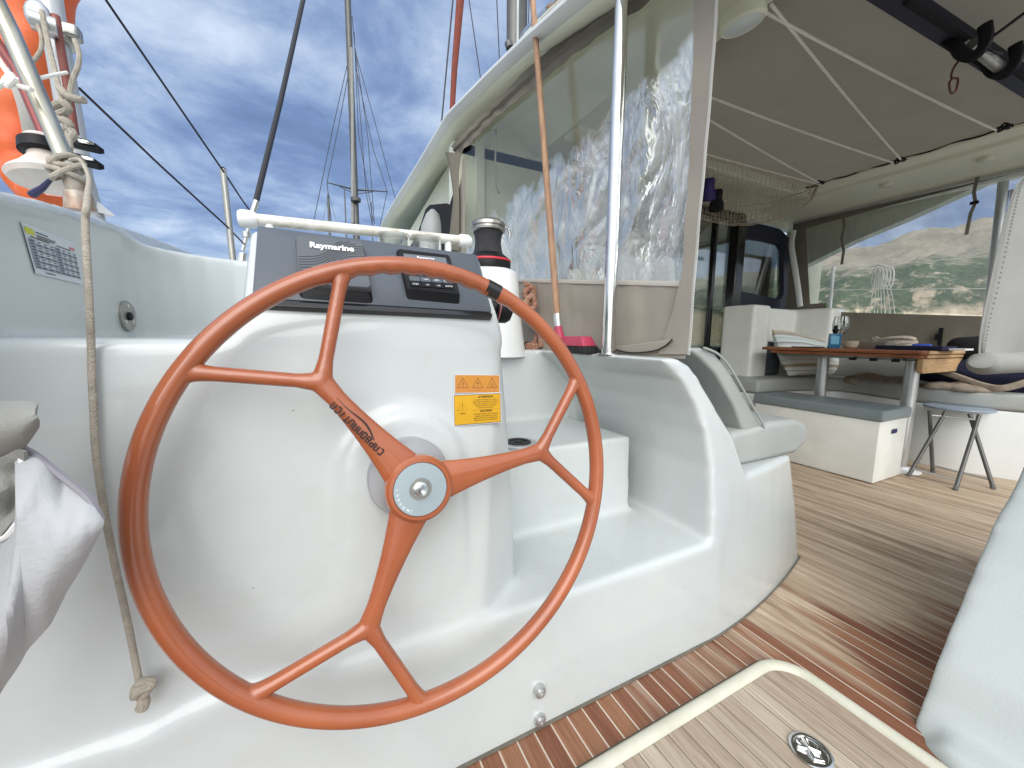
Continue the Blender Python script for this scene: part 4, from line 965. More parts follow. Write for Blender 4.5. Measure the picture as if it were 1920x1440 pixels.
# downlights
for px_, py_, kind in ((1392,37,0), (1665,327,1), (1852,280,1)):
    if kind == 0: c = PZ(px_, py_, 2.05); r = .075; lb = 'round cream ceiling lamp on the port roof beam'; ax = (.25,0,-1)
    else: c = PX(px_, py_, XS+.30); c = V((c.x, c.y, 2.222)); r = .045; lb = 'small flush ceiling lamp on the starboard beam, %s' % ('nearer the saloon' if px_ == 1665 else 'farther right')
    t_ = empty('ceiling_lamp', c, lb, 'ceiling lamp', None if kind == 0 else 'flush lamps on the starboard beam')
    m = MB(); m.lathe([(r*.9,-.03),(r,-.0),(r,.012),(r*.88,.020),(r*.82,.018)], c, ax, 36); m.build('housing', gelc, t_)
    m = MB(); m.lathe([(r*.84,.012),(r*.80,.0195),(r*.4,.023),(.003,.024)], c, ax, 36); m.build('lens', lensm, t_)

# ---------------------------------------------------------------- clear enclosure, port side
EF = Frame((.93,.79,.875), (-.10,1.0,0), (0,0,1))
EF.n = V((-1.0,-.10,0)).normalized()          # towards the viewer
def roofz(y):
    for i in range(len(re)-1):
        if re[i][0] <= y <= re[i+1][0]:
            t = (y-re[i][0])/(re[i+1][0]-re[i][0]); return re[i][1]*(1-t)+re[i+1][1]*t
    return re[-1][1]
pan = empty('enclosure_panel', EF(.6,0), 'beige canvas cockpit curtain with crumpled clear vinyl window hanging at the port side', 'cockpit curtain')
uF = EF.hit(868,430)[0]; uA = EF.hit(1283,540)[0]; uZ = EF.hit(1290,600)[0]
def mask_v(t):
    # crumpled lower aft part of the vinyl; the taut upper part stays smooth
    g = t.nodes.new('ShaderNodeNewGeometry'); s_ = t.nodes.new('ShaderNodeSeparateXYZ'); t.links.new(g.outputs['Position'], s_.inputs[0])
    n0 = noi(t, g.outputs['Position'], 7, 4, 0.6, 0.5)
    d0 = mth(t, 'SUBTRACT', mth(t, 'ADD', mth(t, 'MULTIPLY', s_.outputs[1], MK[0]), MK[1]), s_.outputs[2])
    d0 = mth(t, 'ADD', d0, mth(t, 'MULTIPLY', mth(t, 'SUBTRACT', n0, 0.5), 0.28))
    return mth(t, 'MULTIPLY', d0, 16.0, clamp=True)
pa, pb = EF.P(930,400), EF.P(1290,85)
sl = (pa.z-pb.z)/(pa.y-pb.y); MK = (sl, pa.z-sl*pa.y)
vinyl = clear_mat('crumpled clear vinyl', 0.03, 0.60, 0.5, 4.0, mask=mask_v)
def rz(u, v):
    p = EF(u, v); return roofz(p.y)+.02-.875
nuv = (150, 110)
uw0, uw1 = EF.hit(1300,300)[0]-.0, uF
def vtop(uu):
    Q_ = [EF.hit(*p) for p in ((862,288),(930,220),(1006,158),(1080,99),(1153,46),(1230,-6),(1300,-52))]
    Q_ = sorted(Q_)
    for (a, b), (c, d) in zip(Q_, Q_[1:]):
        if a <= uu <= c: return b+(d-b)*(uu-a)/(c-a)
    return Q_[0][1] if uu < Q_[0][0] else Q_[-1][1]
def vin(u, v):
    uu = uA + (uF-uA)*u
    # aft edge leans: follows the photo's slanting border
    vb = EF.hit(985,531)[1]+(EF.hit(1281,541)[1]-EF.hit(985,531)[1])*(1-u) + .0
    vt = vtop(uu)
    vv = vb + (vt-vb)*v; p = EF(uu, vv)
    g = min(1, max(0, (MK[0]*p.y+MK[1]-p.z)*8+.1))
    d = g*(.020*noise.noise(V((p.y*6+p.z*3, p.z*5, 1.3))) + .012*abs(noise.noise(V((p.y*13+p.z*7, p.z*8-p.y*3, 5))))) + .004*noise.noise(V((p.y*4, p.z*3, 9)))
    d *= min(1, v*9)*min(1, u*12)*min(1, (1-u)*12)
    return EF(uu, vv, d)
MB().grid(150, 110, vin).build('clear_window', vinyl, pan)
# bottom canvas with soft folds
vb1, vb0 = EF.hit(985,531)[1], EF.hit(1281,541)[1]
def botc(u, v):
    ua = EF.hit(1292,600)[0]; uu = ua + (uF-ua)*u
    t = (uu-uA)/(EF.hit(985,531)[0]-uA); vt = vb0+(vb1-vb0)*t + .006
    vv = -.012 + (vt+.012)*v
    d = .004 + .010*noise.noise(V((uu*7+vv*4, vv*5, 3)))*math.sin(math.pi*min(1, v+.1)) + .006*noise.noise(V((uu*16, vv*9, 8)))
    return EF(uu, vv, d)
MB().grid(90, 24, botc, thick=.0015).build('lower_canvas', canv, pan)
m = MB()
for vv_ in (.0,):
    pts = [EF(uA+(uF-uA)*k/60, (vb0+(vb1-vb0)*((uA+(uF-uA)*k/60)-uA)/(EF.hit(985,531)[0]-uA))+.012, .009) for k in range(61)]
    m.tube(pts, .0075, 4, flat=.0015, nrm=EF.n)
m.build('hem_tape', mat('pale hem tape', (0.5,0.47,0.42), 0.7, var=0.1), pan)
# aft border strip
def aft(u, v):
    L0, L1 = EF.hit(1284,560), EF.hit(1312,-40); R0, R1 = EF.hit(1294,664), EF.hit(1352,-40)
    B0 = EF.hit(1240,664)
    l = V(L0).lerp(V(L1), v); r = V(R0).lerp(V(R1), v)
    if v < .1: l = V(B0).lerp(V(EF.hit(1283,540)), min(1, v*8))
    q = r.lerp(l, u); d = .012 + .006*noise.noise(V((q.x*9, q.y*7, 1))) + .003*math.sin(q.y*9+q.x*20)
    return EF(q.x, q.y, d)
MB().grid(8, 60, aft, thick=.0015).build('aft_border', canv, pan)
m = MB()
for k in range(230):
    v = k/229; R0, R1 = V(EF.hit(1294,664)), V(EF.hit(1352,-40)); q = R0.lerp(R1, v); dd = .012+.006*noise.noise(V((q.x*9, q.y*7, 1)))+.003*math.sin(q.y*9+q.x*20)
    p = EF(q.x-.004, q.y, dd+.001); m.box(p, (.003,.007,.0026))
o = m.build('zip', zipw, pan, smooth=False)
# forward border and fold
m = MB(); fp = [EF.hit(840,288), EF.hit(845,300), EF.hit(852,330), EF.hit(857,372), EF.hit(852,412), EF.hit(846,470)]
fi = [EF.hit(872,290), EF.hit(868,320), EF.hit(867,350), EF.hit(868,380), EF.hit(868,420), EF.hit(868,470)]
a_ = smooth_path([V((p[0], p[1], 0)) for p in fp], 5); b_ = smooth_path([V((p[0], p[1], 0)) for p in fi], 5)
m.grid(4, len(a_)-1, lambda u, v: EF(*(a_[round(v*(len(a_)-1))].lerp(b_[round(v*(len(b_)-1))], u)).xy, .02+.02*math.sin(u*3)), thick=.002)
m.build('forward_border', canvd, pan)
m = MB(); m.prism([EF(*EF.hit(*p), .004) for p in ((858,372),(868,330),(869,300),(874,300),(873,480),(850,480))], EF.n*.003); m.build('forward_hem', canv, pan)
# valance under the roof edge
VT = [(850,279),(930,200),(1000,131),(1080,66),(1156,7),(1230,-48)]; VB_ = [(862,294),(930,226),(1006,165),(1080,106),(1153,53),(1230,2)]
def pl_uv(P_, u):
    n = len(P_)-1; i = min(int(u*n), n-1); t = u*n-i; a = EF.hit(*P_[i]); b = EF.hit(*P_[i+1]); return a[0]*(1-t)+b[0]*t, a[1]*(1-t)+b[1]*t
def val(u, v):
    a = V(pl_uv(VT, u)); b = V(pl_uv(VB_, u)); q = a.lerp(b, v)
    return EF(q.x, q.y+.012*(1-v), .012 + .008*noise.noise(V((q.x*14, v*2, 0))) + .004*math.sin(q.x*55)*v + (.012 if .42 < v < .58 else 0))
MB().grid(140, 12, val, thick=.002).build('valance', canvd, pan)
# hanging strap inside and folded flap at the foot
m = MB(); m.tube([EF.P(920,240,-.03), EF.P(919,300,-.03), EF.P(921,345,-.03), EF.P(926,360,-.03)], .004, 6, flat=.008); m.build('strap', canvd, pan)
fl_ = [EF.hit(*p) for p in ((1150,651),(1270,636),(1262,645),(1235,658),(1195,662),(1165,658))]
m = MB(); m.prism([EF(a, b, .016) for a, b in fl_], EF.n*.006); m.build('foot_flap', canv, pan, bevel=.002)
m = MB(); m.tube(smooth_path([EF(*EF.hit(*p), .024) for p in ((1155,653),(1190,661),(1235,658),(1258,648),(1270,636))], 4), .002, 6); m.build('flap_cord', black, pan)

# stanchion tube
sx = PX(1140,655,.84)
t_ = empty('stanchion', (sx.x, sx.y, .868), 'tall polished steel stanchion standing on the coaming in front of the curtain', 'stanchion')
m = MB(); m.tube([V((sx.x, sx.y, .868)), V((sx.x, sx.y, 1.95))], .0205, 28); m.build('tube', chrome, t_)
m = MB(); m.lathe([(.04,0),(.04,.004),(.024,.006),(.024,.02)], (sx.x, sx.y, .866), (0,0,1), 28); m.build('base_plate', chrome, t_)

# broom
b0 = PX(1046,606,.80); b1 = PX(998,-10,.78); bd_ = (b1-b0)
t_ = empty('broom', PX(1050,652,.80), 'old wooden handled broom with pink head leaning on the roof edge', 'broom')
m = MB(); m.tube([b0+bd_*t for t in (0,.25,.5,.75,1,1.08)], [.0125,.0125,.0120,.0115,.0110,.0110], 14); m.build('handle', wood, t_)
m = MB(); m.tube([b0-bd_.normalized()*.012, b0+bd_.normalized()*.035], .0145, 14); m.build('ferrule', alu, t_)
hb = PX(1050,648,.80)
m = MB(); m.tube([b0-bd_.normalized()*.01, hb+V((0,0,.02))], [.014,.019], 14); hc = PX(1081,640,.82)
m.hull([hc+V(p) for p in ((-.03,-.082,-.016),(.03,-.082,-.016),(-.03,.085,-.016),(.03,.085,-.016),(-.022,-.06,.018),(.022,-.06,.018),(-.022,.07,.018),(.022,.07,.018))])
m.build('head', pink, t_, bevel=.006)
m = MB()
for k in range(900):
    y = random.uniform(-.082,.082); x = random.uniform(-.028,.028); s_ = 1+.25*abs(y)/.125
    b_0 = hc+V((x,y,-.016)); b_1 = hc+V((x*1.35,y*1.2,-.040)); m.tube([b_0, b_1], [.0016,.0013], 3, caps=False)
m.hull([hc+V((x*.027,y*.078,-.016)) for x in (-1,1) for y in (-1,1)]+[hc+V((x*.030,y*.088,-.036)) for x in (-1,1) for y in (-1,1)])
m.build('bristles', bristle, t_, smooth=False)

# coiled red rope beside pedestal
m = MB(); P_ = lambda px, py, d=1.22: PY(px, py, d+.26)
pts = smooth_path([P_(985,532),P_(1000,545),P_(988,560),P_(984,548),P_(996,538),P_(1001,553),P_(990,575),P_(1000,590),P_(1010,610),P_(1003,640),P_(990,652)], 6); m.tube(pts, .012, 8)
pts = smooth_path([P_(983,585,1.18),P_(1002,575,1.18),P_(998,555,1.18),P_(986,568,1.18),P_(995,600,1.18),P_(1012,622,1.18),P_(1014,650,1.18)], 6); m.tube(pts, .012, 8)
pts = smooth_path([P_(990,560,1.2),P_(1004,600,1.2),P_(1016,640,1.2),P_(1000,654,1.2),P_(988,648,1.2),P_(1010,648,1.2)], 6); m.tube(pts, .012, 8)
pts = smooth_path([P_(982,530,1.24),P_(997,536,1.24),P_(1003,547,1.24),P_(986,552,1.24)], 6); m.tube(pts, .008, 8)
tag(m.build('rope_coil', roper, None), 'red and beige braided rope hanging in a bundle behind the white pedestal', 'rope coil')
m = MB(); m.hull([P_(985,652,1.25)+V(p) for p in ((0,0,0),(.06,0,0),(0,.05,0),(.06,.05,0),(0,0,.03),(.05,.03,.02))]); tag(m.build('rope_clutch', black, None, bevel=.004), 'small black clutch under the red rope bundle', 'rope clutch')

# ---------------------------------------------------------------- port seat cushions
def extr(name, poly, y0, y1, mt, parent, bev=.02, disp=None):
    m = MB(); n = 10; P0 = poly; vs = []; k = len(poly)
    m.prism([(x, y0 + .0, z) for x, z in P0], (0, y1-y0, 0)); return m.build(name, mt, parent, bevel=bev, bseg=5)
cpts = [PY(*p, .80) for p in ((1292,654),(1318,652),(1345,664),(1368,690),(1400,745),(1430,797),(1428,808),(1397,810),(1378,760),(1345,702),(1316,672))]
t_ = empty('seat_back_cushion', (1.1,1.2,.6), 'pale grey backrest cushion leaning on the coaming of the port bench', 'cushion')
o = extr('pad', [(p.x, p.z) for p in cpts], .805, 1.95, cush, t_, .03)
m = MB(); m.tube(smooth_path([(p.x, .797, p.z) for p in cpts[1:7]], 4), .004, 6); m.build('piping', cush, t_)
cpts = [PY(*p, .79) for p in ((1395,812),(1440,806),(1470,790),(1500,795),(1508,815),(1503,838),(1470,856),(1420,866),(1403,866),(1396,840))]
cp2 = [PY(*p, .79) for p in ((1398,866),(1393,815),(1400,775),(1468,778),(1500,790),(1508,812),(1503,838),(1470,852),(1430,862))]
t_ = empty('seat_cushion', (1.45,1.2,.49), 'pale grey seat cushion on the port bench, nearest the camera', 'cushion')
zt = PY(1440,795,.95).z
m = MB(); m.prism([(1.225,.795,.484),(1.62,.795,.484),(1.68,.795,.515),(1.70,.795,.56),(1.675,.795,.60),(1.60,.795,.622),(1.45,.795,.625),(1.225,.795,.605)], (0,1.15,0)); m.build('pad', cush, t_, bevel=.03, bseg=6, ang=60)

# ================================================================ SALOON BULKHEAD
YB = 2.6
bh = empty('saloon_bulkhead', (3.0,YB,0), 'cream saloon bulkhead at the front of the cockpit', 'bulkhead')
def bz(px, py): return PY(px, py, YB).z
def bx(px, py=560): return PY(px, py, YB).x
zd = bz(1372,410); xd = bx(1374)
xw1 = bx(1497,600)
m = MB(); m.box(((.9+5.2)/2, YB+.06, (zd+.03+2.45)/2), (4.3, .1, 2.45-zd-.03)); m.box((5.15,YB+.06,1.2),(.6,.1,2.4)); m.box((1.3,YB+.06,1.1),(.9,.1,2.2)); m.build('wall', gelc, bh)
xl = 1.75
m = MB(); fr = .07
m.box(((xl+xd)/2, YB, zd), (xd-xl+.1, .09, .10)); m.box((xl, YB, zd/2), (.09,.09,zd)); m.box((xd-.03, YB-.01, zd/2), (.09,.09,zd+.1)); m.box((xd+.05, YB+.0, zd/2), (.06,.07,zd-.02)); m.box((bx(1375)-.35, YB+.005, zd*.5), (.035,.05,zd)); m.box(((xl+xd)/2, YB, .05), (xd-xl,.08,.1))
m.build('door_frame', blackg, bh, bevel=.004)
m = MB(); m.box(((xl+xd)/2, YB+.01, zd/2), (xd-xl, .008, zd-.05)); m.build('door_pane', doorg, bh, smooth=False)
# window surround with rounded corner
def wf(pts): return [(PY(*p, YB-.02).x, PY(*p, YB-.02).z) for p in pts]
ow = wf([(1381,416),(1425,420),(1462,429),(1479,445),(1487,480),(1500,640),(1381,640)]); iw = wf([(1397,446),(1440,452),(1463,458),(1469,470),(1470,552),(1464,562),(1386,545),(1385,470)])
m = MB()
def ring_between(mb, O, I, y0, y1, cnt=48):
    def samp(poly, c, k):
        a = 2*math.pi*k/cnt; d = V((math.cos(a), math.sin(a))); best = None
        for i in range(len(poly)):
            p = V(poly[i])-c; q = V(poly[(i+1) % len(poly)])-c; e = q-p; den = d.x*e.y-d.y*e.x
            if abs(den) < 1e-9: continue
            t = (p.x*e.y-p.y*e.x)/den; s = (p.x*d.y-p.y*d.x)/den
            if t > 0 and -1e-6 <= s <= 1+1e-6: best = t if best is None else max(best, t)
        return c + d*best
    c = V((0,0))
    for p in I: c += V(p)
    c /= len(I); o_ = [samp(O, c, k) for k in range(cnt)]; i_ = [samp(I, c, k) for k in range(cnt)]
    vs = [(p.x, y0, p.y) for p in o_]+[(p.x, y0, p.y) for p in i_]+[(p.x, y1, p.y) for p in i_]+[(p.x, y1, p.y) for p in o_]
    fs = []
    for k in range(cnt):
        j = (k+1) % cnt
        for a in range(4): b = (a+1) % 4; fs.append((a*cnt+k, a*cnt+j, b*cnt+j, b*cnt+k))
    mb.add(vs, fs)
ring_between(m, ow, iw, YB-.02, YB+.03, 72)
m.build('window_frame', navy, bh, smooth=False)
m = MB(); m.prism([(x, YB+.015, z) for x, z in iw], (0,.006,0)); m.build('window_pane', doorg, bh, smooth=False)
m = MB(); x0, x1 = bx(1386,500), bx(1470,500); zt_ = bz(1420,470)
m.grid(60, 4, lambda u, v: (x0+.03+(x1-x0)*.95*u, YB+.14+.018*math.sin(u*75), .9+(zt_+.0-.9)*v), ); m.build('curtain', curt, bh)
m = MB(); m.box((2.9, YB+1.6, 1.15), (3.4, .05, 2.2)); m.box((2.9, YB+.9, .2), (3.4,1.6,.05)); m.box((2.6,YB+1.2,.8),(1.2,.6,.9)); m.build('interior_wall', inter, bh, smooth=False)
m = MB(); m.box((3.1, YB+.5, 1.75), (.02,.6,.9)); m.build('curtain', curt, bh)
# cabin side seen outboard of the roof edge
cs = empty('cabin_side', (.95,4,1), 'cream cabin side with dark side window under the roof edge', 'cabin side')
m = MB(); m.prism([(1.0,YB-.02,.85),(1.0,6.1,.85),(1.0,6.1,2.0),(1.0,YB-.02,2.36)], (.06,0,0)); m.build('wall', gelc, cs)
wp = [PX(*p, .84) for p in ((760,478),(782,440),(798,392),(806,384),(836,381),(843,384),(850,360),(862,352),(862,478))]
m = MB(); m.prism([tuple(p) for p in wp], (.012,0,0)); m.build('side_window', blackc, cs, smooth=False)
m = MB(); cc = PX(812,436,.80); m.lathe([(.10,-.12),(.10,.0),(.085,.10),(.05,.18),(.015,.215),(.002,.22)], cc+V((0,0,-.05)), (0,0,1), 24)
tag(m.build('vent_cowl', mat('grey cowl', (0.33,0.34,0.34), 0.5, var=0.1), None), 'small grey cone shaped cowl in front of the dark cabin window', 'vent cowl')

# ================================================================ SETTEE, TABLE, BOX, STOOL
st = empty('settee', (4.3,1.6,0), 'white moulded corner settee with grey cushions behind the table', 'settee')
m = MB()
path = [(4.45,-1.0),(4.30,.2),(4.13,.70),(4.03,1.02),(4.06,1.35),(4.2,1.75),(3.9,1.92),(3.30,1.96)]
sp2 = smooth_path([V((x, y, 0)) for x, y in path], 6)
zs = .47
poly = [(p.x, p.y) for p in sp2] + [(3.30,2.55),(4.75,2.55),(4.75,-1.0)]
m.prism([(x, y, -.01) for x, y in poly], (0,0,zs)); m.build('base', gelw, st, bevel=.015)
def cshift(d): 
    return [(p.x-d*.6, p.y-d*.4) for p in sp2]
m = MB(); cpo = cshift(.02); m.prism([(x, y, zs-.006) for x, y in cpo + [(3.28,2.45),(4.6,2.45),(4.6,-1.0)]], (0,0,.115)); m.build('seat_cushion', cush, st, bevel=.025, bseg=4)
bkm = mat('settee moulding', (0.84,0.85,0.80), 0.36, col2=(0.72,0.73,0.68), vscale=3, coat=0.2)
xa, xb = PY(1380,600,2.35).x, PY(1538,600,2.25).x
m = MB(); zt_ = PY(1380,572,2.35).z
m.hull([(x, y, z) for x in (xa, 4.75) for y in (2.36, 2.5) for z in (.4, zt_)]); m.hull([(x, y, z) for x in (xa, xa+.26) for y in (2.18, 2.5) for z in (.4, zt_)]); m.hull([(x, y, z) for x in (4.50, 4.78) for y in (2.02, 2.5) for z in (.4, zt_-.0)])
m.build('backrest_moulding', bkm, st, remesh=.014, relax=28)
m = MB(); m.hull([(x, y, z) for x in (xa+.27, xa+.55) for y in (2.22, 2.36) for z in (.58, .90)]); m.build('back_cushion', cushd, st, bevel=.03)
m = MB(); m.hull([(4.48,-1,.56),(4.66,-1,.56),(4.48,2.1,.56),(4.66,2.1,.56),(4.54,-1,.86),(4.66,-1,.86),(4.54,2.1,.86),(4.66,2.1,.86)]); m.build('back_cushion', cush, st, bevel=.03)

# table
zt = .856
TX0, TX1, TY0, TY1 = 3.50, 4.32, 1.045, 2.09
tb = empty('cockpit_table', (3.9,1.4,0), 'teak folding table on two aluminium legs in front of the settee', 'table')
def rslab(x0, x1, y0, y1, z0, z1, r): return [(x, y, z0) for x, y in rrect(x0, x1, y0, y1, r, 5)], (0,0,z1-z0)
m = MB(); m.prism(*rslab(TX0, TX1, TY0, TY1, zt-.024, zt, .04)); m.build('tabletop', [teakt], tb, bevel=.003)
m = MB(); m.prism(*rslab(TX0+.015, TX1, TY0+.012, TY1-.07, zt-.050, zt-.027, .03)); m.build('folded_leaf', teakt, tb, bevel=.003)
m = MB(); m.box(((TX0+TX1)/2+.02, TY0-.004, zt-.012), (TX1-TX0-.06, .012, .0225)); m.box(((TX0+TX1)/2+.03, TY0+.006, zt-.0385), (TX1-TX0-.06, .014, .0215)); m.build('end_edge', teake, tb, bevel=.003)
m = MB(); m.prism([(TX0+.03, TY0+.008, zt-.054), (TX0+.03, TY0+.008, zt-.135), (TX0+.06, TY0+.008, zt-.15), (TX1-.12, TY0+.008, zt-.15), (TX1-.06, TY0+.008, zt-.10), (TX1-.06,TY0+.008,zt-.054)], (0,.03,0)); m.build('end_apron', teake, tb, bevel=.004)
m = MB(); m.box((TX0+.10, (TY0+TY1)/2, zt-.064), (.05, .8, .018)); m.build('rail', dull, tb)
for yy in (1.2,1.32,1.44):
    m = MB(); m.box((TX0+.06, yy, zt-.072), (.05,.03,.02)); m.build('hinge', black, tb, bevel=.003)
for (x, y) in ((3.69,1.15),(3.72,1.70)):
    m = MB(); m.tube([V((x,y,.004)), V((x,y,zt-.06))], .040, 32); lg = m.build('leg', alu, tb)
    m = MB(); m.lathe([(.115,.001),(.115,.008),(.10,.014),(.044,.016),(.044,.03)], (x,y,0), (0,0,1), 36); m.build('base_plate', white, lg)
    m = MB(); m.hull([(x-.09,y-.09,zt-.052),(x+.09,y-.09,zt-.052),(x-.09,y+.09,zt-.052),(x+.09,y+.09,zt-.052),(x-.04,y-.04,zt-.075),(x+.04,y-.04,zt-.075),(x-.04,y+.04,zt-.075),(x+.04,y+.04,zt-.075)]); m.build('bracket', dull, tb)

# box bench
bb = empty('box_bench', (3.35,1.45,0), 'white box bench with a blue grey cushion lid and a hand slot', 'bench')
bx0, bx1, by0, by1 = 3.15, 3.54, 1.095, 1.88
m = MB(); m.box(((bx0+bx1)/2, (by0+by1)/2, .207), (bx1-bx0, by1-by0, .405)); m.build('box', bkm, bb, bevel=.004)
m = MB(); m.box(((bx0+bx1)/2, (by0+by1)/2, .445), (bx1-bx0+.025, by1-by0+.03, .072)); m.build('cushion', cushb, bb, bevel=.012, bseg=4)
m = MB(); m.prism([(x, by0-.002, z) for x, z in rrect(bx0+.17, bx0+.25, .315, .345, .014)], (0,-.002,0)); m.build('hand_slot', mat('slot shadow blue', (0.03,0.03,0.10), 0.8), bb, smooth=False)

# stool
sf = [PZ(1703,893,0), PZ(1749,887,0), PZ(1791,919,0), PZ(1863,917,0)]
sc_ = V((sum(p.x for p in sf)/4, sum(p.y for p in sf)/4, 0))
stl = empty('folding_stool', sc_, 'round blue topped folding stool with crossed tube legs on the deck', 'stool')
zs_ = .465
tops = [PZ(1773,772,zs_-.02), PZ(1743,770,zs_-.02), PZ(1836,778,zs_-.02), PZ(1818,776,zs_-.02)]
scn = PZ(1797,764,zs_)
m = MB(); m.lathe([(.14,-.012),(.166,-.010),(.172,-.002),(.170,.004),(.150,.007),(.01,.004)], scn, (0,0,1), 48); m.build('seat', stoolb, stl)
for a, b in zip(sf, tops):
    m = MB(); m.tube([a, b], .011, 14); lg = m.build('leg', mastm, stl); m = MB(); m.tube([a, a.lerp(b,.05)], .0125, 14); m.build('rubber_foot', mat('grey rubber', (0.12,0.12,0.12), 0.8) if 'grey rubber' not in MATS else MATS['grey rubber'], lg)
for a, b, t in ((0,2,.12),(1,3,.12),(0,2,.93),(1,3,.93)):
    m = MB(); m.tube([sf[a].lerp(tops[a], t), sf[b].lerp(tops[b], t)], .007, 10); m.build('crossbar', alu, stl)

# pillow
def pillow():
    c = V((4.10,2.10,.78)); a = V((.62,.06,-.03)); b = V((.13,.12,.50)); nn = a.cross(b).normalized()
    q = [PY(1447,613,2.16), PY(1548,640,2.12), PY(1600,708,2.0), PY(1478,704,1.98)]
    nu = 34; m = MB(); vs = []; fs = []; uv = []
    for side in (1, -1):
        for j in range(nu+1):
            for i in range(nu+1):
                u, v = i/nu, j/nu; p = q[3].lerp(q[2], u).lerp(q[0].lerp(q[1], u), v)
                th_ = .125*(max(0, math.sin(math.pi*u))*max(0, math.sin(math.pi*v)))**.42
                pin = .05*(math.sin(math.pi*u)*(.5-v)*.6)
                p = p + V((0,.0,pin*.8)) + V((.0,-1,.25)).normalized()*side*th_ + V((0,.01,.008))*noise.noise(V((u*6, v*6, side)))
                vs.append(p); uv.append((u, v))
    K = (nu+1)**2
    for s in (0, 1):
        for j in range(nu):
            for i in range(nu):
                a_, b_, c_, d_ = [s*K+x for x in (j*(nu+1)+i, j*(nu+1)+i+1, (j+1)*(nu+1)+i+1, (j+1)*(nu+1)+i)]
                fs.append((a_, b_, c_, d_) if s == 0 else (d_, c_, b_, a_))
    m.add(vs, fs); o = m.build('pillow', striped, None, ang=180)
    lay = o.data.uv_layers.new(name='UVMap')
    for lp in o.data.loops: lay.data[lp.index].uv = uv[lp.vertex_index]
    return tag(o, 'cream striped linen pillow leaning in the settee corner', 'pillow')
pillow()

# things on the table
def tpos(px, x, z=zt): p = PX(px, 652, x); return V((p.x, p.y, z))
p = tpos(1514, 3.62); m = MB(); m.box(p+V((0,0,.005)), (.09,.20,.009), Matrix.Rotation(.15,3,'Z')); tag(m.build('phone', blackg, None, bevel=.003), 'black phone lying on the near left end of the table', 'phone')
p = tpos(1563, 3.60)
t_ = empty('vaporizer', p, 'blue box vaporizer with a black tank standing on the table', 'vaporizer')
Rz_ = Matrix.Rotation(.6,3,'Z')
hgt = PX(1563,610,3.60).z-zt
m = MB(); m.box(p+V((0,0,hgt*.32)), (.045,.075,hgt*.64), Rz_); m.build('body', bluep, t_, bevel=.006)
m = MB(); m.lathe([(.012,hgt*.64),(.016,hgt*.68),(.016,hgt*.72),(.020,hgt*.74),(.020,hgt*.84),(.013,hgt*.86),(.013,hgt*.92),(.010,hgt*1.0),(.006,hgt)], p, (0,0,1), 18); m.build('tank', black, t_)
m = MB(); m.box(p+Rz_@V((-.0235,0,hgt*.36)), (.002,.05,hgt*.35), Rz_); m.build('screen', mat('pale blue screen', (0.15,0.42,0.6), 0.2), t_, smooth=False)
p = tpos(1572, 3.72); hg = PX(1572,594,3.72).z-zt
t_ = empty('wine_glass', p, 'clear stemmed wine glass behind the blue vaporizer', 'wine glass')
m = MB(); s = hg/.19
m.lathe([(.034*s,.0),(.034*s,.002),(.006*s,.006),(.004*s,.02),(.004*s,.075*s),(.02*s,.085*s),(.038*s,.11*s),(.042*s,.135*s),(.038*s,.165*s),(.033*s,.19*s),(.031*s,.19*s),(.036*s,.165*s),(.040*s,.135*s),(.036*s,.112*s),(.018*s,.088*s),(.001,.084*s)], p, (0,0,1), 32); m.build('bowl_and_stem', glass, t_)
p = tpos(1594, 3.80); m = MB(); m.lathe([(.03,0),(.045,.008),(.058,.035),(.062,.058),(.058,.058),(.05,.03),(.02,.008)], p, (0,0,1), 28); tag(m.build('bowl', mat('cream ceramic', (0.55,0.50,0.38), 0.35, var=0.1), None), 'small cream ceramic bowl on the table behind the glass', 'bowl')
p = tpos(1634, 3.86); m = MB(); m.hull([p+V(q) for q in ((-.06,-.09,0),(.06,-.09,0),(-.06,.09,0),(.06,.09,0),(-.075,-.12,.062),(.075,-.12,.062),(-.075,.12,.062),(.075,.12,.062))]); tag(m.build('storage_tub', mat('taupe plastic', (0.27,0.25,0.21), 0.5, var=0.15, vscale=20), None, bevel=.006), 'taupe open plastic tub on the table left of the binder', 'tub')
p = tpos(1705, 3.66)
t_ = empty('ring_binder', p, 'navy binder with white pages lying flat on the table', 'binder')
y0b, y1b = tpos(1790,3.66).y, tpos(1640,3.66).y
m = MB(); m.box((3.80,(y0b+y1b)/2+.03,zt+.016), (.26,(y1b-y0b)*.86,.028)); m.build('cover', navyc, t_, bevel=.003)
m = MB(); m.box((3.80,y0b+.005,zt+.012), (.22,.07,.012), Matrix.Rotation(.08,3,'Z')); m.build('pages', lettw, t_, smooth=False)
p = tpos(1728, 3.98); m = MB(); m.box(p+V((0,0,.022)), (.05,.10,.042), Matrix.Rotation(.2,3,'Z')); tag(m.build('lighter_case', mat('royal blue', (0.03,0.08,0.45), 0.4), None, bevel=.008), 'small royal blue case on the table behind the binder', 'case')
# coiled mooring rope on table
m = MB(); c = tpos(1672, 4.08)
pts = []
for k in range(70):
    a = k*.55; rr_ = .085+.02*math.sin(k*.9); pts.append(c+V((.07*math.cos(a)*(1+.2*math.sin(k*.31)), (rr_+.03)*math.sin(a), .018+.0010*k+.008*math.sin(k*1.7))))
m.tube(smooth_path(pts, 3), .014, 8)
tag(m.build('mooring_rope', rope, None), 'thick pale mooring rope coiled on the table behind the tub', 'rope coil')
m = MB(); m.ball(PX(1825,652,4.25), .14, 20, (.6,1.0,.62)); tag(m.build('black_bag', blackc, None, disp=lambda q: q+V((0,0,.02*noise.noise(q*8)))), 'black bag slumped beyond the right end of the table', 'bag')
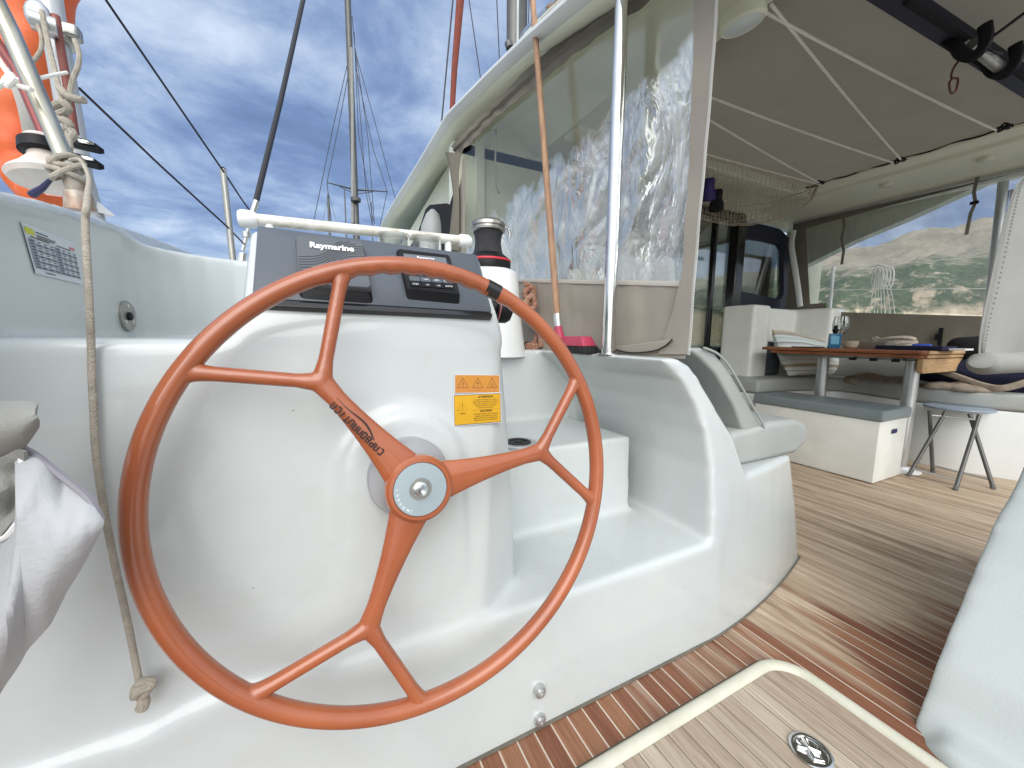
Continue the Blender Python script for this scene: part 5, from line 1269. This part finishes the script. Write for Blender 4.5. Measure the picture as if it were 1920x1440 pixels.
# clothes under the table on the seat
def lump(name, px, py, x, size, mt, label, cat, seed):
    c = PX(px, py, x); m = MB(); m.ball(c, 1.0, 40, size)
    def dsp(q):
        d = q; n_ = noise.noise(V((q.x*9, q.y*9, q.z*9+seed)))*.035 + noise.noise(V((q.x*22, q.y*22, seed)))*.014
        v = (q-c); return q + v.normalized()*n_
    return tag(m.build(name, mt, None, disp=dsp, ang=180), label, cat)
lump('garment', 1640, 716, 4.30, (.16,.22,.07), beigec, 'crumpled beige garment lying on the settee under the table', 'clothes', 1)
lump('garment', 1795, 728, 4.12, (.12,.20,.045), beigec, 'crumpled beige and brown trousers on the settee right of the table leg', 'clothes', 4)
lump('duffel_bag', 1850, 700, 4.30, (.18,.42,.13), navyc, 'navy duffel bag lying on the settee right of the table', 'bag', 2)
m = MB(); m.tube(smooth_path([PX(1760,695,4.12),PX(1800,708,4.10),PX(1840,722,4.08),PX(1880,728,4.06),PX(1930,715,4.08)], 5), .012, 8, flat=.022); tag(m.build('bag_strap', beigec, None), 'beige webbing strap lying across the navy duffel bag', 'strap')

# ================================================================ STARBOARD ENCLOSURE
SF = Frame((4.66,0,0), (0,1,0), (0,0,1)); SF.n = V((-1,0,0))
se = empty('enclosure_panel', (4.66,1.4,1.2), 'taupe canvas curtain with large clear window at the starboard side behind the table', 'cockpit curtain')
wi = [SF.hit(*p) for p in ((1511,428),(1920,318),(2100,270),(2100,598),(1868,592),(1550,578),(1550,571),(1519,570))]
oz = 2.18
def poly_sheet(name, pts, mt, par, w0, th_=.004):
    m = MB(); m.prism([SF(a, b, w0) for a, b in pts], SF.n*th_); return m.build(name, mt, par, smooth=False)
yL = SF.hit(1487,430)[0]; yR = SF.hit(2100,300)[0]
poly_sheet('top_border', [(yL, oz), (yR, oz), wi[2], wi[1], wi[0], (yL, wi[0][1])], canvd, se, 0)
poly_sheet('side_border', [(yL, wi[0][1]), wi[0], wi[7], (yL, wi[7][1])], canvd, se, 0)
def lowc(u, v):
    y = yL+(yR-yL)*u; zt1 = wi[5][1]+(wi[3][1]-wi[5][1])*u
    if y > wi[6][0]: zt1 = wi[7][1]
    z = .55+(zt1-.55)*v; return SF(y, z, .004+.02*noise.noise(V((y*5+z*3, z*2, 0)))*math.sin(math.pi*v)+.012*noise.noise(V((y*14, z*4, 7)))*(1-v))
MB().grid(110, 14, lowc).build('lower_canvas', canvd, se)
vin2 = clear_mat('clear vinyl', 0.03, 0.12, 0.10, 2.2, tint=(0.90,0.90,0.90))
poly_sheet('clear_window', wi, vin2, se, -.002, .0008)
m = MB(); m.tube([SF(yL, oz-.01, .01), SF(yR, oz-.01, .01)], .012, 8); m.build('top_track', alu, se)
m = MB(); m.tube(smooth_path([PX(1488,432,4.60),PX(1484,460,4.60),PX(1490,500,4.60),PX(1496,540,4.60),PX(1500,575,4.60)], 4), .012, 8, flat=.03); m.build('fold', gelw, se)
for pts, nm in (([(1581,402),(1583,425),(1578,447),(1582,470),(1578,496)], 'hanging'), ([(1833,332),(1826,360),(1829,380),(1820,400),(1812,440)], 'buckled')):
    m = MB(); m.tube([PX(a, b, 4.62) for a, b in pts], .006, 6, flat=.012); m.build('tie_strap', canvd, se)
m = MB(); m.box(PX(1827,380,4.61), (.02,.045,.02)); m.build('buckle', black, se)
m = MB(); m.box(PX(1760,632,4.63), (.02,.04,.05)); m.tube([PX(1765,615,4.63),PX(1760,660,4.62)], .008, 6, flat=.015); m.build('buckle', black, se)
# outside the window: post, pole, ropes
m = MB(); a = PX(1886,300,4.85); b = PX(1852,600,4.85); m.tube([a+(a-b)*.3, b-(a-b)*.3], .030, 16)
tag(m.build('awning_pole', alu, None), 'grey alloy pole outside the starboard window, slightly leaning', 'pole')
m = MB(); m.tube([PX(1563,500,5.7), PX(1556,580,5.7), PX(1552,620,5.7)], .018, 10); tag(m.build('rail_post', white, None), 'white rail post outside the starboard window', 'rail post')
m = MB()
for k in range(5):
    c = PX(1643+5*k,512,5.7); m.tube([c+V((.02*k, .035*math.cos(a_*.35), .12*math.sin(a_*.35)-.05)) for a_ in range(18)], .007, 6, closed=True)
m.tube([PX(1632,500,5.68), PX(1650,496,5.66), PX(1668,502,5.68)], .012, 6)
for dx in (-16,-9,-4,2,8,16,24): m.tube([PX(1650+dx*.5,510,5.69), PX(1650+dx,560,5.69), PX(1650+dx*1.3,592+abs(dx),5.69)], .004, 5)
tag(m.build('hanging_line', ropew, None), 'white line coiled over the guard wire outside the starboard window', 'rope coil')
line3('guard_wire', [PX(1500,508,5.7), PX(1650,498,5.7), PX(1850,480,5.7)], .004, ropew, 'pale upper guard wire outside the starboard window', 'guard wire')
line3('guard_wire', [PX(1500,545,5.7), PX(1700,542,5.7), PX(1870,541,5.7)], .0035, ropew, 'pale lower guard wire outside the starboard window', 'guard wire')
lb_ = [PX(1893,455,4.95), PX(1905,480,4.95), PX(1902,530,4.95), PX(1885,580,4.95), PX(1866,575,4.95), PX(1872,520,4.95), PX(1878,470,4.95)]
m = MB(); m.tube(smooth_path(lb_, 5, True), .045, 12, closed=True); tag(m.build('fender', mat('faded red buoy', (0.42,0.12,0.08), 0.6, var=0.2), None), 'faded red horseshoe buoy outside behind the starboard pole', 'life buoy')
m = MB(); m.tube([PX(1898,355,4.9), PX(1893,400,4.9), PX(1885,450,4.9)], .008, 8); m.tube([PX(1900,355,4.9)+V((0,.02,0)), PX(1884,455,4.9)+V((0,.03,0))], .005, 6); m.lathe([(.03,-.02),(.03,.02)], PX(1896,425,4.9), (0,1,.3), 12); tag(m.build('rope_tackle', rope, None), 'small rope tackle hanging beside the starboard pole', 'tackle')

# rolled grey flap right
YF = .62
fl = [PY(*p, YF) for p in ((1925,325),(1908,352),(1896,400),(1884,455),(1868,530),(1850,605),(1841,655),(1838,675))]
flp = empty('rolled_flap', fl[-1], 'grey canvas flap with zip edge hanging at the right edge', 'canvas flap')
fs_ = smooth_path([tuple(p) for p in fl], 4)
m = MB(); m.grid(12, len(fs_)-1, lambda u, v: V(fs_[round(v*(len(fs_)-1))])+V((.75*u, -.06*u+.02*math.sin(u*7+v*3), 0)), thick=.003); m.build('canvas', canvg, flp)
m = MB()
for k in range(0, len(fs_)*2):
    t = k/2; i = min(int(t), len(fs_)-2); p = V(fs_[i]).lerp(V(fs_[i+1]), t-i); m.box(p+V((.012,-.006,0)), (.012,.006,.008))
m.build('zip', mat('grey zip', (0.30,0.31,0.29), 0.6), flp, smooth=False)
a = PY(1842,672,YF-.01); m = MB(); rr_ = abs(PY(1850,650,YF).z-PY(1850,696,YF).z)/2
m.tube([a+V((.0,0,-rr_*.2)), a+V((.03,0,-rr_*.4)), a+V((.9,-.05,-rr_*.45))], [rr_*.75,rr_,rr_], 20, flat=[rr_*.6,rr_*.9,rr_*.9]); m.build('roll', canvg, flp, ang=70)

# ================================================================ LEFT: ARCH TUBES, BUOY, ROPES
D0 = 1.45
t_ = empty('arch_post', PD(150,380,D0), 'grey coated arch post rising at the upper left behind the bulwark', 'arch post')
m = MB(); pts = [PD(178,430,D0), PD(150,330,D0), PD(128,200,D0), PD(100,40,D0), PD(85,-60,D0)]
m.tube(pts, .036, 24); m.build('tube', mat('grey coated tube', (0.46,0.48,0.50), 0.35, 0.2, var=0.1), t_)
m = MB(); m.tube([PD(110,60,D0)-V((0,0,.0)), PD(114,85,D0)], .046, 24); m.box(PD(135,62,D0), (.05,.05,.05)); m.build('clamp', dull, t_, bevel=.012)
m = MB(); m.hull([PD(180,375,D0)+V(q) for q in ((0,0,0),(.05,0,-.05),(-.04,0,-.06),(0,.05,-.05),(.0,-.03,-.05))]); m.build('foot_gusset', alu, t_)
t_ = empty('rail_tube', PD(160,390,1.15), 'slanting rust stained steel rail tube tied with cream rope at the upper left', 'rail tube')
m = MB(); m.tube([PD(-40,-60,1.0), PD(20,60,1.03), PD(80,200,1.08), PD(130,318,1.12)], .0205, 24); m.build('tube', mat('weathered steel tube', (0.55,0.53,0.46), 0.28, 1.0, col2=(0.36,0.33,0.25), vscale=16, aniso=(1,1,.3), rvar=.2), t_)
m = MB(); m.tube([PD(128,315,1.12), PD(140,345,1.13), PD(146,362,1.14)], .023, 24); m.tube([PD(146,360,1.14), PD(152,395,1.15)], [.030,.036], 24); m.build('rusty_socket', rust, t_)
m = MB(); m.tube([PD(-60,0,1.25), PD(30,130,1.25), PD(85,260,1.25), PD(108,305,1.25)], .014, 16); tag(m.build('stay_tube', mat('dark red tube', (0.22,0.05,0.045), 0.35, 0.3, var=0.2), None), 'thin dark red tube running behind the slanting rail tube', 'tube')
m = MB(); m.tube([PD(104,30,1.36), PD(112,80,1.36), PD(126,160,1.36), PD(140,250,1.36)], .012, 12); tag(m.build('flag_staff', mat('red brown staff', (0.25,0.07,0.05), 0.5, var=0.3), None), 'red brown staff lashed against the grey arch post', 'staff')
# horseshoe buoy
DB = 1.60
bpth = smooth_path([PD(120,-90,DB), PD(85,-20,DB), PD(68,60,DB), PD(50,150,DB), PD(44,220,DB), PD(50,290,DB), PD(66,335,DB), PD(90,362,DB), PD(118,376,DB)], 6)
lb = empty('life_buoy', PD(60,360,DB), 'orange horseshoe life buoy with white webbing at the top left corner', 'life buoy')
m = MB(); m.tube(bpth, [.10+.012*math.sin(i*.9) if 3 < i < len(bpth)-3 else .09 for i in range(len(bpth))], 24, flat=.085); m.build('ring', lifeo, lb, ang=80)
m = MB(); m.tube(smooth_path([PD(20,130,1.42), PD(42,180,1.42), PD(54,225,1.43), PD(62,270,1.45)], 4), .024, 6, flat=.004); m.build('webbing', mat('white webbing', (0.58,0.56,0.52), 0.8, var=0.1, bump=.3, bscale=300), lb)
m = MB(); m.box(PD(118,364,1.44), (.09,.01,.02)); m.build('reflector', mat('pink reflector', (0.75,0.3,0.25), 0.4), lb)
# floating light bottle
c = PD(80,272,1.22); ax = (PD(92,345,1.22)-c).normalized()
t_ = empty('buoy_light', c, 'white inverted bottle shaped rescue light with black collar beside the orange buoy', 'rescue light')
m = MB(); m.lathe([(.024,-.026),(.038,-.022),(.045,-.012),(.042,.0)], c, ax, 32); m.lathe([(.036,.028),(.038,.044),(.060,.074),(.086,.100),(.090,.108),(.082,.122),(.035,.138),(.01,.142)], c, ax, 40); m.build('body', mat('aged white plastic', (0.66,0.62,0.57), 0.45, col2=(0.6,0.5,0.45), vscale=9), t_)
m = MB(); m.lathe([(.045,-.008),(.053,-.004),(.055,.027),(.050,.031),(.038,.032)], c, ax, 36); m.build('collar', black, t_)
m = MB(); m.tube([PD(103,328,1.14), PD(80,352,1.15), PD(60,365,1.16)], [.004,.008,.011], 8); m.build('strap', mat('navy strap', (0.03,0.03,0.09), 0.6), t_)
# black clamps
for py_ in (272, 302):
    m = MB(); c = PD(160,py_,1.38); m.hull([c+V(q)*1.0 for q in ((-.05,-.02,-.012),(.045,-.02,-.03),(.05,.0,-.02),(-.05,.02,-.01),(-.05,-.02,.022),(.03,-.02,.010),(.05,.0,-.004),(-.05,.02,.022))])
    o_ = m.build('tube_clamp', black, None, bevel=.003); tag(o_, 'black tube clamp on the arch post, %s of two' % ('upper' if py_ == 272 else 'lower'), 'clamp', 'black clamps on the arch post')
    m = MB(); m.box(c+V((.012,-.026,.002)), (.04,.004,.012)); m.build('bolt_plate', chrome, o_, bevel=.001)
# ropes at the arch
def rp(name, pts, r, label, mt=rope, n=6, cat='rope', group=None):
    m = MB(); m.tube(smooth_path([PD(*p) for p in pts], n), r, 8); return tag(m.build(name, mt, None), label, cat, group)
rp('lashing_rope', [(78,20,1.30),(88,70,1.30),(100,120,1.30),(112,170,1.28),(122,215,1.25),(128,250,1.22),(132,280,1.17)], .0080, 'cream rope running down in front of the arch post')
rp('lashing_rope', [(140,75,1.30),(148,100,1.30),(146,125,1.30),(136,150,1.30),(130,180,1.28),(124,200,1.26)], .0075, 'loose cream rope loop bulging right of the arch post')
rp('lashing_rope', [(70,45,1.3),(78,70,1.3),(76,95,1.3),(62,115,1.3),(50,125,1.3)], .006, 'short cream rope end hanging left of the arch post top')
rp('lashing_rope', [(100,200,1.26),(118,192,1.22),(128,205,1.22),(112,214,1.25),(104,222,1.25),(122,226,1.21),(132,236,1.21),(118,246,1.23),(126,262,1.21),(138,252,1.21),(124,232,1.22)], .0105, 'knotted cream rope braid beside the slanting rail tube')
rp('lashing_rope', [(112,165,1.27),(124,178,1.26),(140,185,1.26),(158,188,1.26)], .011, 'cream rope tail sticking out right of the arch post')
rp('tie_line', [(-10,100,1.0),(10,130,1.0),(24,150,1.0),(14,162,.99),(28,146,.99),(34,160,1.0),(60,168,1.0)], .006, 'thin white tie line knotted at the far left edge', ropew)
rp('tie_line', [(-10,165,1.0),(15,150,.99),(22,140,.99),(10,152,1.0),(30,158,1.0)], .007, 'white knot beside the slanting tube at the left edge', ropew)
rp('tie_line', [(70,148,1.07),(95,142,1.15),(125,136,1.3)], .005, 'short white cord tying the tube to the arch post', ropew)
m = MB()
for k, (dy, rr_) in enumerate(((0,.036),(.014,.038),(-.012,.034),(.026,.035))):
    c = PD(126,312,1.12)+V((0,0,-dy)); axv = (PD(130,318,1.12)-PD(80,200,1.08)).normalized()
    x_ = axv.orthogonal().normalized(); y2 = axv.cross(x_)
    m.tube([c+(x_*math.cos(2*math.pi*i/20)+y2*math.sin(2*math.pi*i/20))*rr_+axv*.02*math.sin(2*math.pi*i/20+k*1.4) for i in range(20)], .0075, 8, closed=True)
tag(m.build('rope_turns', rope, None), 'turns of cream rope wound round the foot of the slanting tube', 'rope')
m = MB(); m.ball(PD(72,30,1.34), .05, 14, (.7,.5,1.0)); m.lathe([(.03,-.03),(.03,.03)], PD(82,45,1.32), (1,.3,0), 16); tag(m.build('pulley_block', alu, None), 'worn grey pulley block at the top of the arch post', 'pulley')
# long rope down to the knot
t_ = empty('hanging_rope', PD(265,1330,.62), 'long cream rope hanging down the helm face and ending in a knot', 'rope')
FO = .012
pts = [PD(132,300,1.08), PD(150,300,1.02), PD(166,330,.95)] + [PY(164,372,.86), PY(160,420,.80), PY(165,520,.768), PY(169,600,.760)] + [face_hit(*p, FO) for p in ((171,650),(172,700),(176,780),(180,850),(196,960),(218,1070))] + [face_hit(240,1170,FO+.006), face_hit(262,1283,FO+.01)]
def KP(px, py, o=0): return face_hit(px, py, .024+o)
m = MB(); m.tube(smooth_path(pts, 10), .0044, 12); m.build('rope', rope, t_)
m = MB(); pass
kp = [KP(262,1280), KP(280,1278,.008), KP(284,1284,.012), KP(262,1294,.01), KP(254,1304,.004), KP(256,1290,-.004), KP(270,1282,-.008), KP(278,1290,.004), KP(266,1306,.004)]
m.tube(smooth_path(kp, 6), .0066, 12); m.build('knot', rope, t_)
m = MB(); m.tube(smooth_path([KP(266,1304), KP(270,1316), KP(264,1332)], 5), [.0072]*5+[.008]*5+[.0055], 10); m.build('frayed_end', rope, t_)

# two small studs on helm face, tiny drain
for px_, py_, lb in ((1012,1296,'upper of two round steel bolt caps low on the helm moulding'), (1012,1349,'lower of two round steel bolt caps low on the helm moulding')):
    c = PY(px_, py_, .690); m = MB(); m.lathe([(.0145,-.006),(.0145,.003),(.0135,.006),(.0095,.0065),(.0088,.0065),(.0086,.0105),(.0062,.0115),(.0040,.0112),(.0035,.008)], c, (0,-1,.05), 28); tag(m.build('bolt_cap', alu, None), lb, 'bolt cap', 'bolt caps on the helm moulding')
c = PY(1397,1119,.742); m = MB(); m.lathe([(.006,-.004),(.006,.002),(.003,.003),(.003,.010),(.005,.013),(.002,.015)], c, (-.2,-1,0), 16); tag(m.build('snap_stud', white, None), 'tiny white snap stud low on the seat end near the deck', 'stud')
# round port light / speaker behind console on upper step
c = PZ(972,832,.582); m = MB(); m.lathe([(.062,-.01),(.062,.003),(.058,.006),(.05,.0062)], c, (0,0,1), 40); o_ = m.build('speaker_cap', alu, None); tag(o_, 'round grey and black cap lying on the upper step', 'round cap')
m = MB(); m.lathe([(.041,.006),(.040,.0085),(.027,.0085),(.026,.0065),(.012,.0066),(.011,.009),(.004,.0095)], c, (0,0,1), 30); m.build('black_ring', black, o_)

# canvas bag at left
def bag():
    t_ = empty('canvas_bag', PD(20,1290,.40), 'grey topped white tarpaulin bag hanging at the left edge', 'bag')
    d = .40
    top = [(-80,770),(0,764),(40,758),(72,760),(66,790),(52,812),(46,830),(38,842)]
    L0 = [(-160,748),(-60,752),(0,755),(50,756),(72,760)]; L1 = [(-160,900),(-60,880),(0,862),(40,838),(66,800)]
    def lerp2(A, B, u, v):
        n = len(A)-1; i = min(int(u*n), n-1); t = u*n-i
        a = (A[i][0]*(1-t)+A[i+1][0]*t, A[i][1]*(1-t)+A[i+1][1]*t); b = (B[i][0]*(1-t)+B[i+1][0]*t, B[i][1]*(1-t)+B[i+1][1]*t)
        return a[0]*(1-v)+b[0]*v, a[1]*(1-v)+b[1]*v
    def f1(u, v):
        x, y = lerp2(L0, L1, u, v); return PD(x, y, .385-.03*math.sin(math.pi*v)*(1-u*.6)+.007*noise.noise(V((x*.012, y*.015, 1))))
    MB().grid(24, 14, f1, thick=.003).build('top_fold', canvg, t_)
    A0 = [(-160,890),(-60,872),(0,858),(36,840),(52,845)]; A1 = [(-160,1010),(-60,1000),(0,1010),(45,960),(55,945)]
    def f2(u, v):
        x, y = lerp2(A0, A1, u, v); return PD(x, y, .380+.015*noise.noise(V((x*.015, y*.02, 6)))+.01*v)
    MB().grid(24, 14, f2, thick=.003).build('side_gusset', canvg, t_)
    B0 = [(-160,1000),(-60,1005),(0,1012),(48,958),(36,838),(70,858),(120,898),(165,935),(190,978)]
    B1 = [(-160,1560),(-100,1440),(-40,1350),(-5,1300),(45,1225),(90,1170),(120,1110),(150,1060),(192,982)]
    def f3(u, v):
        n = len(B0)-1; i = min(int(u*n), n-1); t = u*n-i
        x0 = B0[i][0]*(1-t)+B0[i+1][0]*t; y0 = B0[i][1]*(1-t)+B0[i+1][1]*t; x1 = B1[i][0]*(1-t)+B1[i+1][0]*t; y1 = B1[i][1]*(1-t)+B1[i+1][1]*t
        x = x0*(1-v)+x1*v; y = y0*(1-v)+y1*v
        dd = .395 - .035*math.sin(math.pi*v)*math.sin(math.pi*min(1, .25+u*.75)) + .012*noise.noise(V((x*.009+y*.005, y*.003, 2))) + .002*noise.noise(V((x*.03, y*.012, 4)))
        return PD(x, y, dd)
    MB().grid(70, 40, f3, thick=.003).build('body', bagw, t_)
    m = MB(); m.tube(smooth_path([PD(36,838,.392), PD(70,856,.392), PD(120,896,.392), PD(165,934,.392), PD(191,976,.392)], 5), .0035, 6); m.build('seam', mat('dark stitched seam', (0.25,0.24,0.27), 0.7), t_)
    m = MB(); m.tube(smooth_path([PD(-60,1003,.381), PD(0,1011,.385), PD(30,985,.386), PD(50,955,.386), PD(46,900,.384), PD(38,850,.386)], 5), .0028, 6); m.build('piping', lettw, t_)
bag()

# ---------------------------------------------------------------- guard wires, shroud, stanchion forward
DS = 2.3
m = MB(); m.tube([PD(418,318,DS), PD(437,490,DS), PD(441,540,DS)], .017, 14); o_ = m.build('guard_stanchion', mat('grey stanchion', (0.36,0.36,0.33), 0.35, 0.5, var=0.15), None); tag(o_, 'slim grey guard rail post standing left of the console', 'guard rail post')
m = MB(); m.ball(PD(418,318,DS), .016, 12); m.build('wire_eye', black, o_)
line3('guard_wire', [PD(185,-20,1.5), PD(300,148,1.85), PD(418,320,DS-.02), PD(452,372,2.5), PD(470,397,2.6)], .0050, wire, 'dark upper guard wire slanting through the post top', 'guard wire')
line3('guard_wire', [PD(148,165,1.5), PD(300,310,1.9), PD(428,427,DS-.02), PD(458,458,2.6)], .0050, wire, 'lower guard wire slanting from the arch post to the console', 'guard wire')
sh_o = empty('shroud', PD(470,400,3.0), 'thick black shroud rising from a turnbuckle beyond the console rail', 'shroud')
m = MB(); m.tube([PD(480,378,3.0), PD(526,190,3.4), PD(575,-30,4.0)], .021, 10); m.build('wire', mat('black shroud cover', (0.012,0.012,0.018), 0.5), sh_o)
m = MB(); m.tube([PD(474,398,3.0), PD(481,376,3.0)], .021, 10); m.tube([PD(455,470,3.0), PD(472,402,3.0)], .014, 10); m.lathe([(.028,-.02),(.028,.02)], PD(462,440,3.0), (0,0,1), 12); m.tube([PD(447,540,3.0), PD(455,475,3.0)], .028, 10); m.build('turnbuckle', alu, sh_o)

# own mast, halyards near roof edge
m = MB(); mt_ = empty('mast', PD(975,90,6.0), 'grey grooved mast section rising behind the roof edge', 'mast')
a, b = PD(970,120,6.0), PD(968,-60,6.0); m.tube([a-V((0,0,1)), b+V((0,0,2))], .17, 20, flat=.12); m.build('section', mastm, mt_)
m = MB(); m.tube([a+V((-.06,-.14,-1)), b+V((-.06,-.14,2))], .02, 6); m.build('sail_track', alu, mt_)
m = MB(); m.tube([PD(953,80,5.9), PD(956,90,5.9)], .06, 10); m.build('winch_pad', mastm, mt_)
for x0_, x1_ in ((985,987),(990,993),(995,999)):
    line3('halyard', [PD(x0_,80,5.6), PD(x1_,-40,5.8)], .008, wire, 'dark halyard beside the grey mast, %s' % {985:'closest to the mast', 990:'middle of three', 995:'farthest from the mast'}[x0_], 'halyard', 'halyards by the mast')
m = MB(); m.tube([PD(847,222,6), PD(852,130,6), PD(863,0,6), PD(867,-50,6)], [.040,.048,.062,.066], 12, flat=.03); tag(m.build('furled_line', redl, None), 'broad rust red furled strap rising behind the roof edge', 'furled sail')
line3('halyard', [PD(826,250,6), PD(838,120,6), PD(852,-30,6)], .012, wire, 'dark line just left of the rust red strap', 'halyard')
line3('halyard', [PD(903,160,6.5), PD(878,-10,6.5)], .009, wire, 'thin dark line slanting right of the rust red strap', 'halyard')
line3('halyard', [PD(937,125,6.5), PD(931,-10,6.5)], .009, wire, 'thin dark line between the red strap and the mast', 'halyard')
# roof grab rail
m = MB(); gp = [PX(980,105,.83), PX(978,85,.83), PX(985,62,.83), PX(1000,45,.83), PX(1030,15,.83), PX(1060,-15,.83)]
m.tube(smooth_path(gp, 5), .013, 14); m.lathe([(.022,0),(.018,.01)], PX(981,104,.83), (0,0,1), 16); tag(m.build('roof_rail', chrome, None), 'bent steel grab rail on the roof edge at the top', 'grab rail')
m = MB(); gp = [PX(846,226,.83), PX(840,218,.83), PX(828,232,.83), PX(818,248,.83)]; m.tube(smooth_path([PD(832,250,2.6),PD(838,232,2.6),PD(848,222,2.6),PD(856,220,2.6)], 5), .012, 10); tag(m.build('roof_rail', chrome, None), 'short steel rail hoop on the roof edge below the red strap', 'grab rail')

# ---------------------------------------------------------------- moored yachts beyond
def yacht(D, mx_top, mx_bot, y_top, label, r, full=True, spreader=None, shrouds=(), y_bot=430):
    base = PY(mx_bot, y_bot, D); top = V((base.x, D, PY(mx_top, y_top, D).z)); z0 = -1.2
    t_ = empty('moored_yacht', (base.x, D, z0), label, 'yacht')
    m = MB(); m.tube([V((base.x, D, .2)), top], [r*1.05, r*.8], 14, flat=[r*1.3, r]); m.build('mast', mastm, t_)
    m = MB(); L_ = r*70; m.hull([V((base.x, D, 0))+V(q) for q in ((-L_*.45,-1.3,.0),(-L_*.45,1.3,.0),(L_*.55,0,.2),(-L_*.40,-1,-1.3),(-L_*.4,1,-1.3),(L_*.4,0,-1.3),(0,-1.6,.0),(0,1.6,0),(0,-1.1,-1.3),(0,1.1,-1.3))]); m.build('hull', gelw, t_)
    if spreader:
        for sx_, (xa_, ya_), (xm, ym) in ((0, spreader[0], spreader[2]), (1, spreader[1], spreader[2])):
            m = MB(); m.tube([PY(xm, ym, D), PY(xa_, ya_, D)], [r*.4, r*.22], 8, flat=[r*.3,r*.15]); m.tube([PY(xm, ym+8, D), PY(xa_*.55+xm*.45, ya_*.55+ym*.45+2, D)], r*.12, 6); m.build('spreader', mastm, t_)
    for s in shrouds:
        m = MB(); m.tube([PY(a_, b_, D) for a_, b_ in s], r*.11, 5); m.build('shroud', wire, t_)
    return t_
y1 = yacht(30, 655, 668, -400, 'nearest moored yacht whose tall mast with spreaders stands left of the roof', .22,
      spreader=((613,342),(726,359),(667,356)),
      shrouds=(((657,95),(624,240),(588,415)), ((658,112),(636,230),(613,342),(622,420)), ((664,60),(672,250),(700,415)), ((666,90),(690,260),(702,420)), ((667,100),(706,240),(742,377)), ((668,130),(700,280),(726,359),(712,425)), ((660,30),(668,120),(678,250),(686,360),(698,420))))
m = MB(); m.lathe([(.2,-.25),(.32,-.2),(.34,.0),(.2,.1)], PY(667,372,29.6), (0,0,1), 16); m.build('radar_dome', mastm, y1)
m = MB(); m.tube([PY(661,418,29.8), PY(661,210,29.8), PY(659,90,29.8)], .10, 8); m.build('furled_sail', canvg, y1)
yacht(55, 617, 618, 365, 'small distant yacht mast left of the tall mast', .17, shrouds=(((617,366),(604,416)), ((617,366),(632,420))))
yacht(60, 641, 649, 355, 'faint distant yacht mast between the small mast and the tall mast', .10, shrouds=())
yacht(60, 694, 698, 378, 'faint distant yacht mast right of the tall mast', .09, shrouds=())
